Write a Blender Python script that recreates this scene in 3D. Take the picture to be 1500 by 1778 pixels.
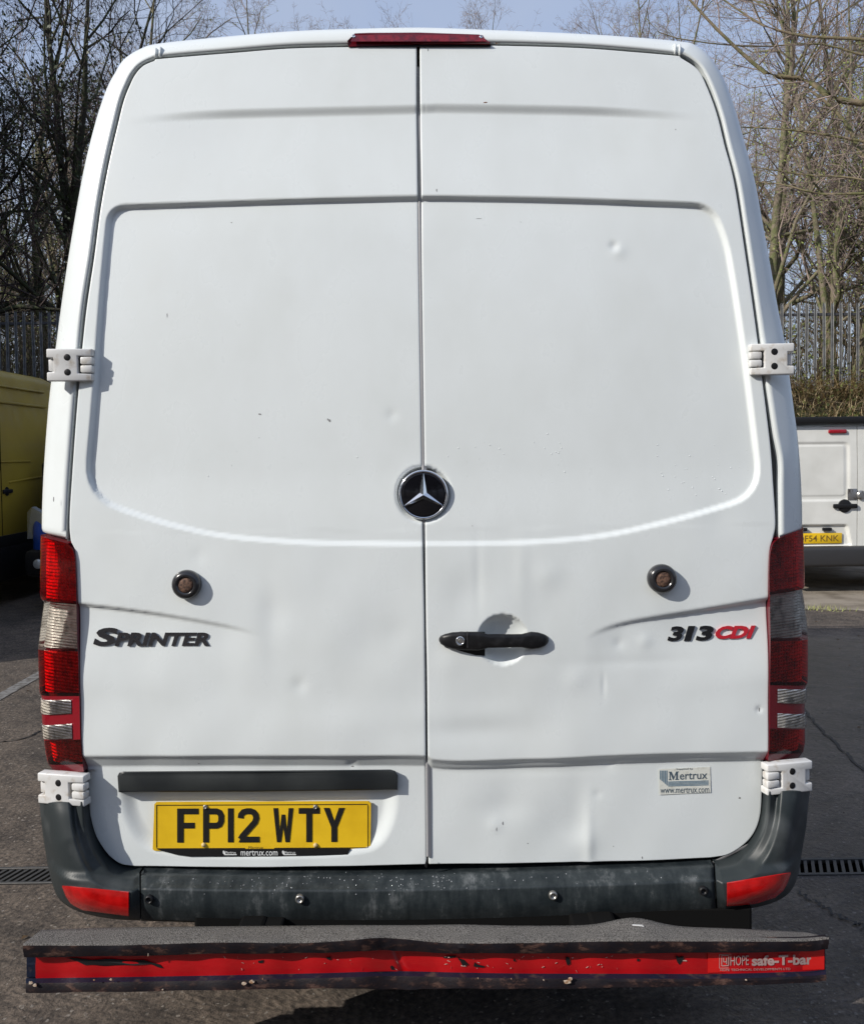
import bpy, bmesh, math, random
import numpy as np
from mathutils import Vector, Matrix
from mathutils.bvhtree import BVHTree
for o in list(bpy.data.objects): bpy.data.objects.remove(o)
S = bpy.context.scene
COL = S.collection
R = math.radians
rnd = random.Random(7)

# ------------------------------------------------------------ camera, sky, sun
FPX, PX0, PY0 = 1500.0, 750.0, 839.4
CAM = Vector((0.025, -2.25, 1.6))
cd = bpy.data.cameras.new('camera'); cam = bpy.data.objects.new('camera', cd); COL.objects.link(cam)
cam.matrix_world = Matrix.Translation(CAM) @ Matrix.Rotation(R(88), 4, 'X') @ Matrix.Rotation(R(-0.64), 4, 'Z')
cd.sensor_fit = 'HORIZONTAL'; cd.sensor_width = 36; cd.lens = 36
cd.shift_y = -(889 - PY0) / 1500.0
cd.clip_end = 2000; cd.clip_start = 0.05
S.camera = cam
LD = Vector((1.35, 0.80, -1.0)).normalized()          # direction the sunlight travels
elev = math.asin(-LD.z)
w = bpy.data.worlds.new('World'); S.world = w; w.use_nodes = True
nt = w.node_tree; sky = nt.nodes.new('ShaderNodeTexSky'); sky.sky_type = 'NISHITA'; sky.sun_disc = False
sky.sun_elevation = elev; sky.sun_rotation = math.atan2(-LD.x, -LD.y); sky.dust_density = 2.2; sky.ozone_density = 1.6; sky.air_density = 1.0
bg = nt.nodes['Background']; nt.links.new(sky.outputs[0], bg.inputs[0]); bg.inputs[1].default_value = 0.05
# thin high veil of bright cloud over the whole sky
bg2 = nt.nodes.new('ShaderNodeBackground'); vn = nt.nodes.new('ShaderNodeTexNoise'); vn.inputs['Scale'].default_value = 3.0; vn.inputs['Detail'].default_value = 5
vr = nt.nodes.new('ShaderNodeValToRGB'); vr.color_ramp.elements[0].position = .35; vr.color_ramp.elements[0].color = (.32, .40, .585, 1); vr.color_ramp.elements[1].position = .7; vr.color_ramp.elements[1].color = (.43, .48, .59, 1)
vt = nt.nodes.new('ShaderNodeTexCoord'); nt.links.new(vt.outputs['Generated'], vn.inputs[0]); nt.links.new(vn.outputs[0], vr.inputs[0]); nt.links.new(vr.outputs[0], bg2.inputs[0]); bg2.inputs[1].default_value = 1.04
ad_ = nt.nodes.new('ShaderNodeAddShader'); nt.links.new(bg.outputs[0], ad_.inputs[0]); nt.links.new(bg2.outputs[0], ad_.inputs[1]); nt.links.new(ad_.outputs[0], nt.nodes['World Output'].inputs[0])
sd = bpy.data.lights.new('sun', 'SUN'); sun = bpy.data.objects.new('sun', sd); COL.objects.link(sun)
sd.energy = 5.0; sd.angle = R(0.5); sd.color = (1.0, 0.95, 0.87)
sun.rotation_euler = LD.to_track_quat('-Z', 'Y').to_euler()
S.view_settings.view_transform = 'Standard'; S.view_settings.look = 'None'
S.view_settings.exposure = -0.14; S.view_settings.gamma = 1; S.view_settings.use_curve_mapping = False
S.render.engine = 'CYCLES'
CM = cam.matrix_world.to_3x3()

# ------------------------------------------------------------ measuring helpers (photo pixels -> metres)
def ray(px, py):
    return CM @ Vector(((px - PX0) / FPX, -(py - PY0) / FPX, -1.0))
def P(px, py, Y):
    d = ray(px, py); return CAM + d * ((Y - CAM.y) / d.y)
def G(px, py, z=0.0):
    d = ray(px, py); return CAM + d * ((z - CAM.z) / d.z)
PROF = ([.2, 1.0, 1.4, 1.9, 2.3, 2.6, 2.8], [0, 0, .010, .045, .09, .135, .165])
def base_y(x, z):
    return .055 * np.maximum(0, np.asarray(z, float) - 1.0) ** 1.91 + 0.03 * (np.asarray(x) / .9) ** 2
def D(px, py, off=0.0):
    """point on the smooth rear face of the van seen at this pixel"""
    Y = 0.0
    for _ in range(6):
        p = P(px, py, Y + off); Y = float(base_y(p.x, p.z))
    return P(px, py, Y + off)
def catmull(pts, n):
    pts = [np.array(p, float) for p in pts]; out = []
    m = len(pts) - 1
    for k in range(n):
        u = k / (n - 1) * m; i = min(int(u), m - 1); t = u - i
        p1, p2 = pts[i], pts[i + 1]; p0 = pts[i - 1] if i else 2 * p1 - p2; p3 = pts[i + 2] if i + 2 <= m else 2 * p2 - p1
        out.append(.5 * ((2 * p1) + (p2 - p0) * t + (2 * p0 - 5 * p1 + 4 * p2 - p3) * t * t + (3 * p1 - p0 - 3 * p2 + p3) * t ** 3))
    return out

# ------------------------------------------------------------ object helpers
def tag(o, label=None, cat=None, group=None, kind=None):
    if label: o['label'] = label
    if cat: o['category'] = cat
    if group: o['group'] = group
    if kind: o['kind'] = kind
    return o
def empty(name, loc, label, cat, group=None, rz=0):
    o = bpy.data.objects.new(name, None); COL.objects.link(o); o.location = loc; o.rotation_euler = (0, 0, rz)
    o.empty_display_size = .1
    return tag(o, label, cat, group)
def link(name, me, parent=None, world=True):
    o = bpy.data.objects.new(name, me); COL.objects.link(o)
    if parent:
        o.parent = parent
        if world:
            root = parent
            while root.parent: root = root.parent
            if parent.parent is None: o.matrix_parent_inverse = Matrix.LocRotScale(root.location, root.rotation_euler, None).inverted()
    return o
def mesh(name, V, F, mats, parent=None, smooth=False, fm=None, world=True):
    me = bpy.data.meshes.new(name); me.from_pydata([tuple(v) for v in V], [], F)
    for m in (mats if isinstance(mats, (list, tuple)) else [mats]): me.materials.append(m)
    if smooth: me.polygons.foreach_set('use_smooth', [True] * len(me.polygons))
    if fm: me.polygons.foreach_set('material_index', fm)
    me.update(); return link(name, me, parent, world)
class MB:
    def __init__(s): s.V = []; s.F = []; s.m = []
    def add(s, V, F, m=0):
        b = len(s.V); s.V += [Vector(v) for v in V]; s.F += [tuple(b + i for i in f) for f in F]; s.m += [m] * len(F); return s
    def bm(s, b, m=0, mat=None):
        b.verts.ensure_lookup_table(); b.verts.index_update()
        s.add([(mat @ v.co) if mat else v.co for v in b.verts], [[v.index for v in f.verts] for f in b.faces], m); b.free(); return s
    def box(s, c, d, bev=0, seg=2, rot=None, m=0):
        b = bmesh.new(); bmesh.ops.create_cube(b, size=1)
        for v in b.verts: v.co = Vector((v.co.x * d[0], v.co.y * d[1], v.co.z * d[2]))
        if bev: bmesh.ops.bevel(b, geom=b.edges[:], offset=bev, segments=seg, affect='EDGES', profile=.5)
        M_ = Matrix.Translation(c) @ (rot.to_4x4() if rot is not None else Matrix())
        return s.bm(b, m, M_)
    def cyl(s, a, b, r, n=16, r2=None, cap=True, m=0):
        a, b = Vector(a), Vector(b); r2 = r if r2 is None else r2
        q = (b - a).to_track_quat('Z', 'Y').to_matrix(); V = []; F = []
        for k in range(n):
            c = q @ Vector((math.cos(2 * math.pi * k / n), math.sin(2 * math.pi * k / n), 0)); V += [a + c * r, b + c * r2]
        for k in range(n):
            j = (k + 1) % n; F.append((2 * k, 2 * j, 2 * j + 1, 2 * k + 1))
        if cap: F += [tuple(2 * k for k in range(n))[::-1], tuple(2 * k + 1 for k in range(n))]
        return s.add(V, F, m)
    def lathe(s, c, axis, prof, n=32, m=0):
        c = Vector(c); q = Vector(axis).to_track_quat('Z', 'Y').to_matrix(); V = []; F = []
        for r, h in prof:
            for k in range(n):
                V.append(c + q @ Vector((r * math.cos(2 * math.pi * k / n), r * math.sin(2 * math.pi * k / n), h)))
        for i in range(len(prof) - 1):
            for k in range(n):
                j = (k + 1) % n; F.append((i * n + k, i * n + j, (i + 1) * n + j, (i + 1) * n + k))
        F.append(tuple((len(prof) - 1) * n + k for k in range(n)))
        return s.add(V, F, m)
    def prism(s, poly, off, m=0):
        """closed polygon of points, swept by the vector off"""
        n = len(poly); off = Vector(off); V = [Vector(p) for p in poly] + [Vector(p) + off for p in poly]
        F = [tuple(range(n)), tuple(range(2 * n - 1, n - 1, -1))] + [(i, i + n, (i + 1) % n + n, (i + 1) % n) for i in range(n)]
        return s.add(V, F, m)
    def grid(s, rows, m=0, flip=False):
        a, b = len(rows), len(rows[0]); V = [p for r in rows for p in r]; F = []
        for i in range(a - 1):
            for j in range(b - 1):
                f = (i * b + j, i * b + j + 1, (i + 1) * b + j + 1, (i + 1) * b + j); F.append(f[::-1] if flip else f)
        return s.add(V, F, m)
    def build(s, name, mats, parent=None, smooth=False, world=True, auto=False):
        o = mesh(name, s.V, s.F, mats, parent, smooth or auto, s.m, world)
        if auto:
            b = bmesh.new(); b.from_mesh(o.data); bmesh.ops.remove_doubles(b, verts=b.verts, dist=1e-5)
            bmesh.ops.recalc_face_normals(b, faces=b.faces)
            for e in b.edges:
                if len(e.link_faces) == 2 and e.calc_face_angle(0) > R(38): e.smooth = False
            b.to_mesh(o.data); b.free()
        return o

# ------------------------------------------------------------ materials
MATS = {}
def mat(name, col, rough=.5, metal=0, coat=0, noise=None, bump=None, spec=.5, trans=0, ior=1.45):
    """noise=(scale, second colour, low, high[, detail]) ; bump=(scale, strength, distance)"""
    if name in MATS: return MATS[name]
    m = bpy.data.materials.new(name); m.use_nodes = True; t = m.node_tree; b = t.nodes['Principled BSDF']
    b.inputs['Base Color'].default_value = (*col, 1); b.inputs['Roughness'].default_value = rough
    b.inputs['Metallic'].default_value = metal; b.inputs['Coat Weight'].default_value = coat
    b.inputs['Specular IOR Level'].default_value = spec; b.inputs['Transmission Weight'].default_value = trans; b.inputs['IOR'].default_value = ior
    tc = t.nodes.new('ShaderNodeTexCoord')
    if noise:
        n = t.nodes.new('ShaderNodeTexNoise'); n.inputs['Scale'].default_value = noise[0]; n.inputs['Detail'].default_value = noise[4] if len(noise) > 4 else 6
        r = t.nodes.new('ShaderNodeValToRGB'); e = r.color_ramp.elements
        e[0].position = noise[2]; e[0].color = (*col, 1); e[1].position = noise[3]; e[1].color = (*noise[1], 1)
        t.links.new(tc.outputs['Object'], n.inputs[0]); t.links.new(n.outputs[0], r.inputs[0]); t.links.new(r.outputs[0], b.inputs['Base Color'])
    if bump:
        n = t.nodes.new('ShaderNodeTexNoise'); n.inputs['Scale'].default_value = bump[0]; n.inputs['Detail'].default_value = 5
        u = t.nodes.new('ShaderNodeBump'); u.inputs['Strength'].default_value = bump[1]; u.inputs['Distance'].default_value = bump[2]
        t.links.new(tc.outputs['Object'], n.inputs[0]); t.links.new(n.outputs[0], u.inputs['Height']); t.links.new(u.outputs[0], b.inputs['Normal'])
    MATS[name] = m; return m
def paint_mat():
    m = mat('white_paint', (.74, .755, .75), .34, coat=.25); t = m.node_tree; b = t.nodes['Principled BSDF']
    tc = t.nodes.new('ShaderNodeTexCoord')
    n1 = t.nodes.new('ShaderNodeTexNoise'); n1.inputs['Scale'].default_value = 2.2; n1.inputs['Detail'].default_value = 7
    mp = t.nodes.new('ShaderNodeMapping'); mp.inputs['Scale'].default_value = (3.5, 3, 2.2)
    n2 = t.nodes.new('ShaderNodeTexNoise'); n2.inputs['Scale'].default_value = 3; n2.inputs['Detail'].default_value = 8
    t.links.new(tc.outputs['Object'], n1.inputs[0]); t.links.new(tc.outputs['Object'], mp.inputs[0]); t.links.new(mp.outputs[0], n2.inputs[0])
    mu = t.nodes.new('ShaderNodeMath'); mu.operation = 'MULTIPLY'; t.links.new(n1.outputs[0], mu.inputs[0]); t.links.new(n2.outputs[0], mu.inputs[1])
    r = t.nodes.new('ShaderNodeValToRGB'); e = r.color_ramp.elements
    e[0].position = .12; e[0].color = (.70, .74, .745, 1); e[1].position = .5; e[1].color = (.64, .675, .67, 1)
    t.links.new(mu.outputs[0], r.inputs[0]); t.links.new(r.outputs[0], b.inputs['Base Color'])
    r2 = t.nodes.new('ShaderNodeMapRange'); r2.inputs['To Min'].default_value = .18; r2.inputs['To Max'].default_value = .42
    t.links.new(n2.outputs[0], r2.inputs[0]); t.links.new(r2.outputs[0], b.inputs['Roughness'])
    n3 = t.nodes.new('ShaderNodeTexNoise'); n3.inputs['Scale'].default_value = 420; u = t.nodes.new('ShaderNodeBump'); u.inputs['Strength'].default_value = .04; u.inputs['Distance'].default_value = .001
    t.links.new(tc.outputs['Object'], n3.inputs[0]); t.links.new(n3.outputs[0], u.inputs['Height']); t.links.new(u.outputs[0], b.inputs['Normal'])
    return m
WHITE = paint_mat()
WHITE2 = mat('white_paint_plain', (.72, .72, .68), .4, coat=.2, noise=(3, (.62, .62, .58), .4, .7))
HINGE = mat('hinge_paint', (.62, .62, .61), .38, coat=.2, noise=(38, (.42, .37, .31), .54, .74), bump=(200, .1, .001))
BLACK = mat('black_plastic', (.012, .012, .013), .42, spec=.3, bump=(500, .15, .0005))
GLOSSBLACK = mat('gloss_black', (.006, .006, .008), .08)
SEAL = mat('rubber_seal', (.07, .07, .075), .6)
SEALGREY = mat('gap_flange', (.3, .3, .31), .5)
BUMP = mat('bumper_plastic', (.022, .028, .030), .45, spec=.4, noise=(9, (.075, .082, .085), .5, .78, 9), bump=(350, .25, .0006))
def bumper_mat():
    m = mat('bumper_scuffed', (.03, .036, .038), .5, spec=.35); t = m.node_tree; b = t.nodes['Principled BSDF']; tc = t.nodes.new('ShaderNodeTexCoord')
    mp = t.nodes.new('ShaderNodeMapping'); mp.inputs['Scale'].default_value = (9, 4, 2.2)
    n = t.nodes.new('ShaderNodeTexNoise'); n.inputs['Scale'].default_value = 2.6; n.inputs['Detail'].default_value = 11; n.inputs['Roughness'].default_value = .68
    n2 = t.nodes.new('ShaderNodeTexNoise'); n2.inputs['Scale'].default_value = 5; n2.inputs['Detail'].default_value = 12; n2.inputs['Roughness'].default_value = .75
    t.links.new(tc.outputs['Object'], mp.inputs[0]); t.links.new(mp.outputs[0], n.inputs[0]); t.links.new(tc.outputs['Object'], n2.inputs[0])
    mu = t.nodes.new('ShaderNodeMath'); mu.operation = 'MULTIPLY'; t.links.new(n.outputs[0], mu.inputs[0]); t.links.new(n2.outputs[0], mu.inputs[1])
    r = t.nodes.new('ShaderNodeValToRGB'); e = r.color_ramp.elements
    e[0].position = .2; e[0].color = (.013, .018, .021, 1); e[1].position = .46; e[1].color = (.17, .18, .185, 1)
    x = e.new(.30); x.color = (.030, .037, .040, 1)
    t.links.new(mu.outputs[0], r.inputs[0]); t.links.new(r.outputs[0], b.inputs['Base Color'])
    u = t.nodes.new('ShaderNodeBump'); u.inputs['Strength'].default_value = .3; u.inputs['Distance'].default_value = .002
    t.links.new(n2.outputs[0], u.inputs['Height']); t.links.new(u.outputs[0], b.inputs['Normal'])
    return m
BUMP2 = bumper_mat()
TRIMD = mat('trim_plastic', (.018, .021, .023), .42, spec=.35, noise=(5, (.05, .055, .055), .4, .7))
CHROME = mat('chrome', (.8, .82, .85), .08, metal=1)
DARKCH = mat('dark_chrome', (.10, .10, .11), .18, metal=.8)
REDBADGE = mat('red_badge', (.5, .02, .035), .25, coat=.5)
YPLATE = mat('plate_yellow', (.78, .50, .015), .35, coat=.4, noise=(14, (.68, .42, .01), .45, .75))
PBLACK = mat('plate_black', (.012, .012, .012), .4)
CREAM = mat('sticker_cream', (.66, .67, .62), .4, noise=(60, (.5, .5, .44), .5, .7))
NAVY = mat('sticker_ink', (.06, .09, .12), .5)
TEAL = mat('sticker_stripe', (.13, .2, .26), .5)
GREYINK = mat('grey_ink', (.35, .25, .24), .5)
WINK = mat('white_ink', (.7, .72, .72), .5)
STEEL = mat('screw_steel', (.35, .34, .32), .35, metal=.8)
BRASS = mat('screw_cap', (.55, .42, .2), .4)
TYRE = mat('tyre_rubber', (.02, .02, .02), .8)
RIM = mat('rim_steel', (.25, .25, .26), .45, metal=.6)
GLASS = mat('dark_glass', (.01, .012, .015), .05)
UNDER = mat('underbody', (.008, .008, .008), .95, spec=.05)
RUST = mat('rust_chip', (.16, .07, .03), .8)
CHIPG = mat('chip_grey', (.2, .2, .2), .7)
REDREF = mat('red_reflector', (.55, .008, .008), .18, coat=.6, noise=(30, (.35, .004, .004), .4, .7), bump=(260, .25, .001))
REDSOLID = mat('red_lamp_plastic', (.20, .003, .010), .18, coat=.6)
DARKRED = mat('dark_red_plastic', (.12, .004, .01), .25, coat=.5)
def lens_mat(name, tint, fac=.14):
    m = bpy.data.materials.new(name); m.use_nodes = True; t = m.node_tree; t.nodes.clear()
    o = t.nodes.new('ShaderNodeOutputMaterial'); tr = t.nodes.new('ShaderNodeBsdfTransparent'); tr.inputs[0].default_value = (*tint, 1)
    g = t.nodes.new('ShaderNodeBsdfGlossy'); g.inputs['Roughness'].default_value = .12; g.inputs[0].default_value = (.9, .9, .9, 1)
    f = t.nodes.new('ShaderNodeFresnel'); f.inputs[0].default_value = 1.5; mx = t.nodes.new('ShaderNodeMixShader')
    t.links.new(f.outputs[0], mx.inputs[0]); t.links.new(tr.outputs[0], mx.inputs[1]); t.links.new(g.outputs[0], mx.inputs[2]); t.links.new(mx.outputs[0], o.inputs[0])
    return m
LENSRED = lens_mat('red_lens', (.92, .022, .02)); LENSCLR = lens_mat('clear_lens', (.88, .86, .82))
def reflector_mat(name, sx, sz, col=(.92, .9, .87)):
    m = mat(name, col, .36, metal=.4); t = m.node_tree; b = t.nodes['Principled BSDF']; tc = t.nodes.new('ShaderNodeTexCoord')
    w1 = t.nodes.new('ShaderNodeTexWave'); w1.bands_direction = 'Z'; w1.inputs['Scale'].default_value = sz; w1.inputs['Distortion'].default_value = .6
    w2 = t.nodes.new('ShaderNodeTexWave'); w2.bands_direction = 'X'; w2.inputs['Scale'].default_value = sx; w2.inputs['Distortion'].default_value = .6
    n = t.nodes.new('ShaderNodeTexNoise'); n.inputs['Scale'].default_value = 38; n.inputs['Detail'].default_value = 4
    for q in (w1, w2, n): t.links.new(tc.outputs['Object'], q.inputs[0])
    a = t.nodes.new('ShaderNodeMath'); a.operation = 'ADD'; t.links.new(w1.outputs['Fac'], a.inputs[0]); t.links.new(w2.outputs['Fac'], a.inputs[1])
    a2 = t.nodes.new('ShaderNodeMath'); a2.operation = 'MULTIPLY_ADD'; a2.inputs[1].default_value = 3.5; t.links.new(n.outputs[0], a2.inputs[0]); t.links.new(a.outputs[0], a2.inputs[2])
    u = t.nodes.new('ShaderNodeBump'); u.inputs['Strength'].default_value = 1; u.inputs['Distance'].default_value = .0035
    t.links.new(a2.outputs[0], u.inputs['Height']); t.links.new(u.outputs[0], b.inputs['Normal'])
    r = t.nodes.new('ShaderNodeValToRGB'); e = r.color_ramp.elements; e[0].position = .3; e[0].color = (.42, .40, .38, 1); e[1].position = .55; e[1].color = (*col, 1)
    t.links.new(n.outputs[0], r.inputs[0]); t.links.new(r.outputs[0], b.inputs['Base Color'])
    return m
REFL_A = reflector_mat('reflector_grid', 34, 34); REFL_B = reflector_mat('reflector_ribs', 6, 40)

# ------------------------------------------------------------ text helper
def text_geo(s, extrude=.1, bold=0.0, bevel=0):
    """mesh data of flat lettering scaled to the unit box (x right, y up, z toward the reader 0..1)"""
    c = bpy.data.curves.new('lettering', 'FONT'); c.body = s; c.size = 1; c.extrude = extrude; c.offset = bold; c.resolution_u = 3
    o = bpy.data.objects.new('lettering', c); COL.objects.link(o)
    dg = bpy.context.evaluated_depsgraph_get(); dg.update(); me = bpy.data.meshes.new_from_object(o.evaluated_get(dg))
    V = np.array([v.co[:] for v in me.vertices]); F = [tuple(p.vertices) for p in me.polygons]
    bpy.data.objects.remove(o); bpy.data.meshes.remove(me)
    lo, hi = V.min(0), V.max(0); V = (V - lo) / np.maximum(hi - lo, 1e-6)
    return V, F
def put_text(mb, s, x0, x1, y0, y1, surf, h, bold=0.0, slant=0.0, m=0, up=0.0):
    """lettering between pixels x0..x1, y0(top)..y1 on the surface surf(px,py,off), h thick; slant in pixels, up = rise over the width"""
    V, F = text_geo(s, bold=bold); out = []
    for u, v, q in V:
        out.append(surf(x0 + u * (x1 - x0 - slant) + slant * v, y1 + (y0 - y1) * v - up * u, -.0008 - h * q))
    mb.add(out, F, m)

def sdf_poly(X, Z, poly):
    """signed distance, negative inside"""
    d = np.full(X.shape, 1e9); ins = np.zeros(X.shape, bool); n = len(poly)
    for i in range(n):
        ax, az = poly[i]; bx, bz = poly[(i + 1) % n]; ex, ez = bx - ax, bz - az; L = ex * ex + ez * ez
        if L < 1e-12: continue
        t = np.clip(((X - ax) * ex + (Z - az) * ez) / L, 0, 1)
        d = np.minimum(d, np.hypot(X - ax - t * ex, Z - az - t * ez))
        if abs(ez) > 1e-12:
            ins ^= ((az > Z) != (bz > Z)) & (X < ex * (Z - az) / ez + ax)
    return np.where(ins, -d, d)
def chaikin(p, n):
    for _ in range(n):
        q = []
        for i in range(len(p)):
            a, b = np.array(p[i]), np.array(p[(i + 1) % len(p)]); q += [tuple(a * .75 + b * .25), tuple(a * .25 + b * .75)]
        p = q
    return p
def sm(x, a, b):
    t = np.clip((x - a) / (b - a), 0, 1); return t * t * (3 - 2 * t)

# ================================================================= GROUND
def ground_mat():
    m = mat('worn_asphalt', (.07, .06, .05), .85); t = m.node_tree; b = t.nodes['Principled BSDF']; tc = t.nodes.new('ShaderNodeTexCoord')
    L = t.links.new
    def noise(sc, det=8, ro=.6):
        n = t.nodes.new('ShaderNodeTexNoise'); n.inputs['Scale'].default_value = sc; n.inputs['Detail'].default_value = det; n.inputs['Roughness'].default_value = ro
        L(tc.outputs['Object'], n.inputs[0]); return n
    n1 = noise(.9, 9, .65); n2 = noise(55, 6, .7); n3 = noise(7, 9, .7)
    v = t.nodes.new('ShaderNodeTexVoronoi'); v.inputs['Scale'].default_value = 120; L(tc.outputs['Object'], v.inputs[0])
    r1 = t.nodes.new('ShaderNodeValToRGB'); e = r1.color_ramp.elements; e[0].position = .34; e[0].color = (.058, .049, .043, 1); e[1].position = .62; e[1].color = (.135, .108, .088, 1)
    L(n1.outputs[0], r1.inputs[0])
    r2 = t.nodes.new('ShaderNodeValToRGB'); e = r2.color_ramp.elements; e[0].position = .35; e[0].color = (.35, .35, .35, 1); e[1].position = .7; e[1].color = (1.75, 1.7, 1.6, 1)
    L(n2.outputs[0], r2.inputs[0])
    mx = t.nodes.new('ShaderNodeMix'); mx.data_type = 'RGBA'; mx.blend_type = 'MULTIPLY'; mx.inputs[0].default_value = 1
    L(r1.outputs[0], mx.inputs[6]); L(r2.outputs[0], mx.inputs[7])
    r3 = t.nodes.new('ShaderNodeValToRGB'); e = r3.color_ramp.elements; e[0].position = .33; e[0].color = (.5, .5, .52, 1); e[1].position = .58; e[1].color = (1.1, 1.1, 1.1, 1)
    L(n3.outputs[0], r3.inputs[0]); mx2 = t.nodes.new('ShaderNodeMix'); mx2.data_type = 'RGBA'; mx2.blend_type = 'MULTIPLY'; mx2.inputs[0].default_value = 1
    L(mx.outputs[2], mx2.inputs[6]); L(r3.outputs[0], mx2.inputs[7])
    # pale stone chips
    r4 = t.nodes.new('ShaderNodeValToRGB'); e = r4.color_ramp.elements; e[0].position = .86; e[0].color = (0, 0, 0, 1); e[1].position = .93; e[1].color = (1, 1, 1, 1)
    L(v.outputs['Color'], r4.inputs[0]); mx3 = t.nodes.new('ShaderNodeMix'); mx3.data_type = 'RGBA'; L(r4.outputs[0], mx3.inputs[0]); L(mx2.outputs[2], mx3.inputs[6]); mx3.inputs[7].default_value = (.24, .21, .18, 1)
    # damp ground towards the right
    sx = t.nodes.new('ShaderNodeSeparateXYZ'); L(tc.outputs['Object'], sx.inputs[0])
    n4 = noise(1.6, 6, .6); ad = t.nodes.new('ShaderNodeMath'); ad.operation = 'MULTIPLY_ADD'; ad.inputs[1].default_value = 2.2; L(n4.outputs[0], ad.inputs[0]); L(sx.outputs[0], ad.inputs[2])
    wet = t.nodes.new('ShaderNodeMapRange'); wet.inputs['From Min'].default_value = 1.55; wet.inputs['From Max'].default_value = 2.1; L(ad.outputs[0], wet.inputs[0])
    wy = t.nodes.new('ShaderNodeMapRange'); wy.inputs['From Min'].default_value = 5.4; wy.inputs['From Max'].default_value = 4.9; L(sx.outputs[1], wy.inputs[0])
    wm = t.nodes.new('ShaderNodeMath'); wm.operation = 'MULTIPLY'; L(wet.outputs[0], wm.inputs[0]); L(wy.outputs[0], wm.inputs[1])
    mx4 = t.nodes.new('ShaderNodeMix'); mx4.data_type = 'RGBA'; mx4.blend_type = 'MULTIPLY'; L(wm.outputs[0], mx4.inputs[0]); L(mx3.outputs[2], mx4.inputs[6]); mx4.inputs[7].default_value = (.85, .9, 1.0, 1)
    L(mx4.outputs[2], b.inputs['Base Color'])
    rr = t.nodes.new('ShaderNodeMapRange'); rr.inputs['To Min'].default_value = .88; rr.inputs['To Max'].default_value = .33; L(wm.outputs[0], rr.inputs[0]); L(rr.outputs[0], b.inputs['Roughness'])
    u = t.nodes.new('ShaderNodeBump'); u.inputs['Strength'].default_value = .9; u.inputs['Distance'].default_value = .008; L(n2.outputs[0], u.inputs['Height'])
    u2 = t.nodes.new('ShaderNodeBump'); u2.inputs['Strength'].default_value = .7; u2.inputs['Distance'].default_value = .045; L(n3.outputs[0], u2.inputs['Height']); L(u.outputs[0], u2.inputs['Normal'])
    L(u2.outputs[0], b.inputs['Normal'])
    return m
ASPH = ground_mat()
xs = [-300, -60, -20, -8, -4, -2.6] ; DRY0, DRY1 = 0.935, 1.075
MB().grid([[(x, y, 0) for x in (-300, -2.6, 2.9, 300)] for y in (-300, -20, DRY0)]).grid([[(x, y, 0) for x in (-300, -2.6, 2.9, 300)] for y in (DRY1, 8, 12.6, 300)]) \
    .grid([[(-300, DRY0, 0), (-2.6, DRY0, 0)], [(-300, DRY1, 0), (-2.6, DRY1, 0)]]).grid([[(2.9, DRY0, 0), (300, DRY0, 0)], [(2.9, DRY1, 0), (300, DRY1, 0)]]).build('ground', ASPH)
tag(bpy.data.objects['ground'], kind='structure')
# bay line, faded
LINE = mat('faded_line_paint', (.17, .165, .16), .8, noise=(22, (.075, .068, .06), .46, .62, 9), bump=(60, .5, .004))
V = []; 
o = MB().grid([[(-2.93, y, .004), (-2.84, y, .004)] for y in np.linspace(1.4, 9, 20)]).build('bay_line', LINE); tag(o, kind='structure')
# concrete apron beyond on the right
CONC = mat('pale_concrete', (.26, .225, .18), .85, noise=(3.5, (.15, .125, .095), .42, .68, 9), bump=(30, .6, .01))
def apron_edge(x): return 6.45 - .28 * (x - 3.2) + .05 * math.sin(x * 5) + .03 * math.sin(x * 17)
o = MB().grid([[(x, apron_edge(x), .004), (x, 12.4, .004)] for x in np.linspace(1.5, 9, 60)]).build('concrete_apron', CONC); tag(o, kind='structure')
# cracks and tar seams: thin sunk-looking strips
CRACK = mat('tar_seam', (.018, .018, .02), .55)
def seam(pts, wd):
    rows = []
    for i, (x, y) in enumerate(catmull(pts, 40)):
        j = rnd.uniform(-.012, .012); rows.append([(x - wd * rnd.uniform(.5, 1) + j, y + j, .004), (x + wd * rnd.uniform(.5, 1) + j, y + j, .004)])
    return rows
mb = MB()
for pl, wd in (([(1390, 1222), (1420, 1262), (1460, 1300), (1500, 1340)], .010), ([(1385, 1548), (1420, 1572), (1470, 1600), (1500, 1612)], .007), ([(0, 1290), (40, 1284), (72, 1270)], .008)):
    mb.grid(seam([G(*p)[:2] for p in pl], wd))
o = mb.build('tar_seam', CRACK); tag(o, kind='structure')

# ---- drain
drain = empty('channel_drain', (.15, 1.0, 0), 'dark slotted drain grating running across the tarmac beneath the large van', 'drain')
CAST = mat('cast_iron', (.075, .073, .07), .5, metal=.5, noise=(30, (.10, .095, .09), .5, .75))
MB().box((.15, 1.005, -.12), (5.5, .14, .02)).box((.15, DRY0 + .002, -.06), (5.5, .004, .12)).box((.15, DRY1 - .002, -.06), (5.5, .004, .12)).build('channel', UNDER, drain)
MB().box((.15, DRY0 + .011, -.006), (5.5, .014, .02), .002, 1).box((.15, DRY1 - .011, -.006), (5.5, .014, .02), .002, 1).build('grate_frame', CAST, drain)
b0 = MB().prism([(-.026, -.052, -.012), (-.013, -.052, -.012), (.026, .052, -.012), (.013, .052, -.012)], (0, 0, .013)).build('grate_bar', CAST, drain, world=False)
for k in range(190):
    o = b0 if k == 0 else b0.copy()
    if k: COL.objects.link(o); o.parent = drain
    o.location = (-2.70 + k * .0285, .005, -.001)

# ================================================================= THE LARGE WHITE VAN
van = empty('panel_van', (0, 2.6, 0), 'large white high-roof panel van seen square from behind, dented doors, orange-yellow plate', 'van')
ymid = lambda x, z: float(base_y(x, z))
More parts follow.
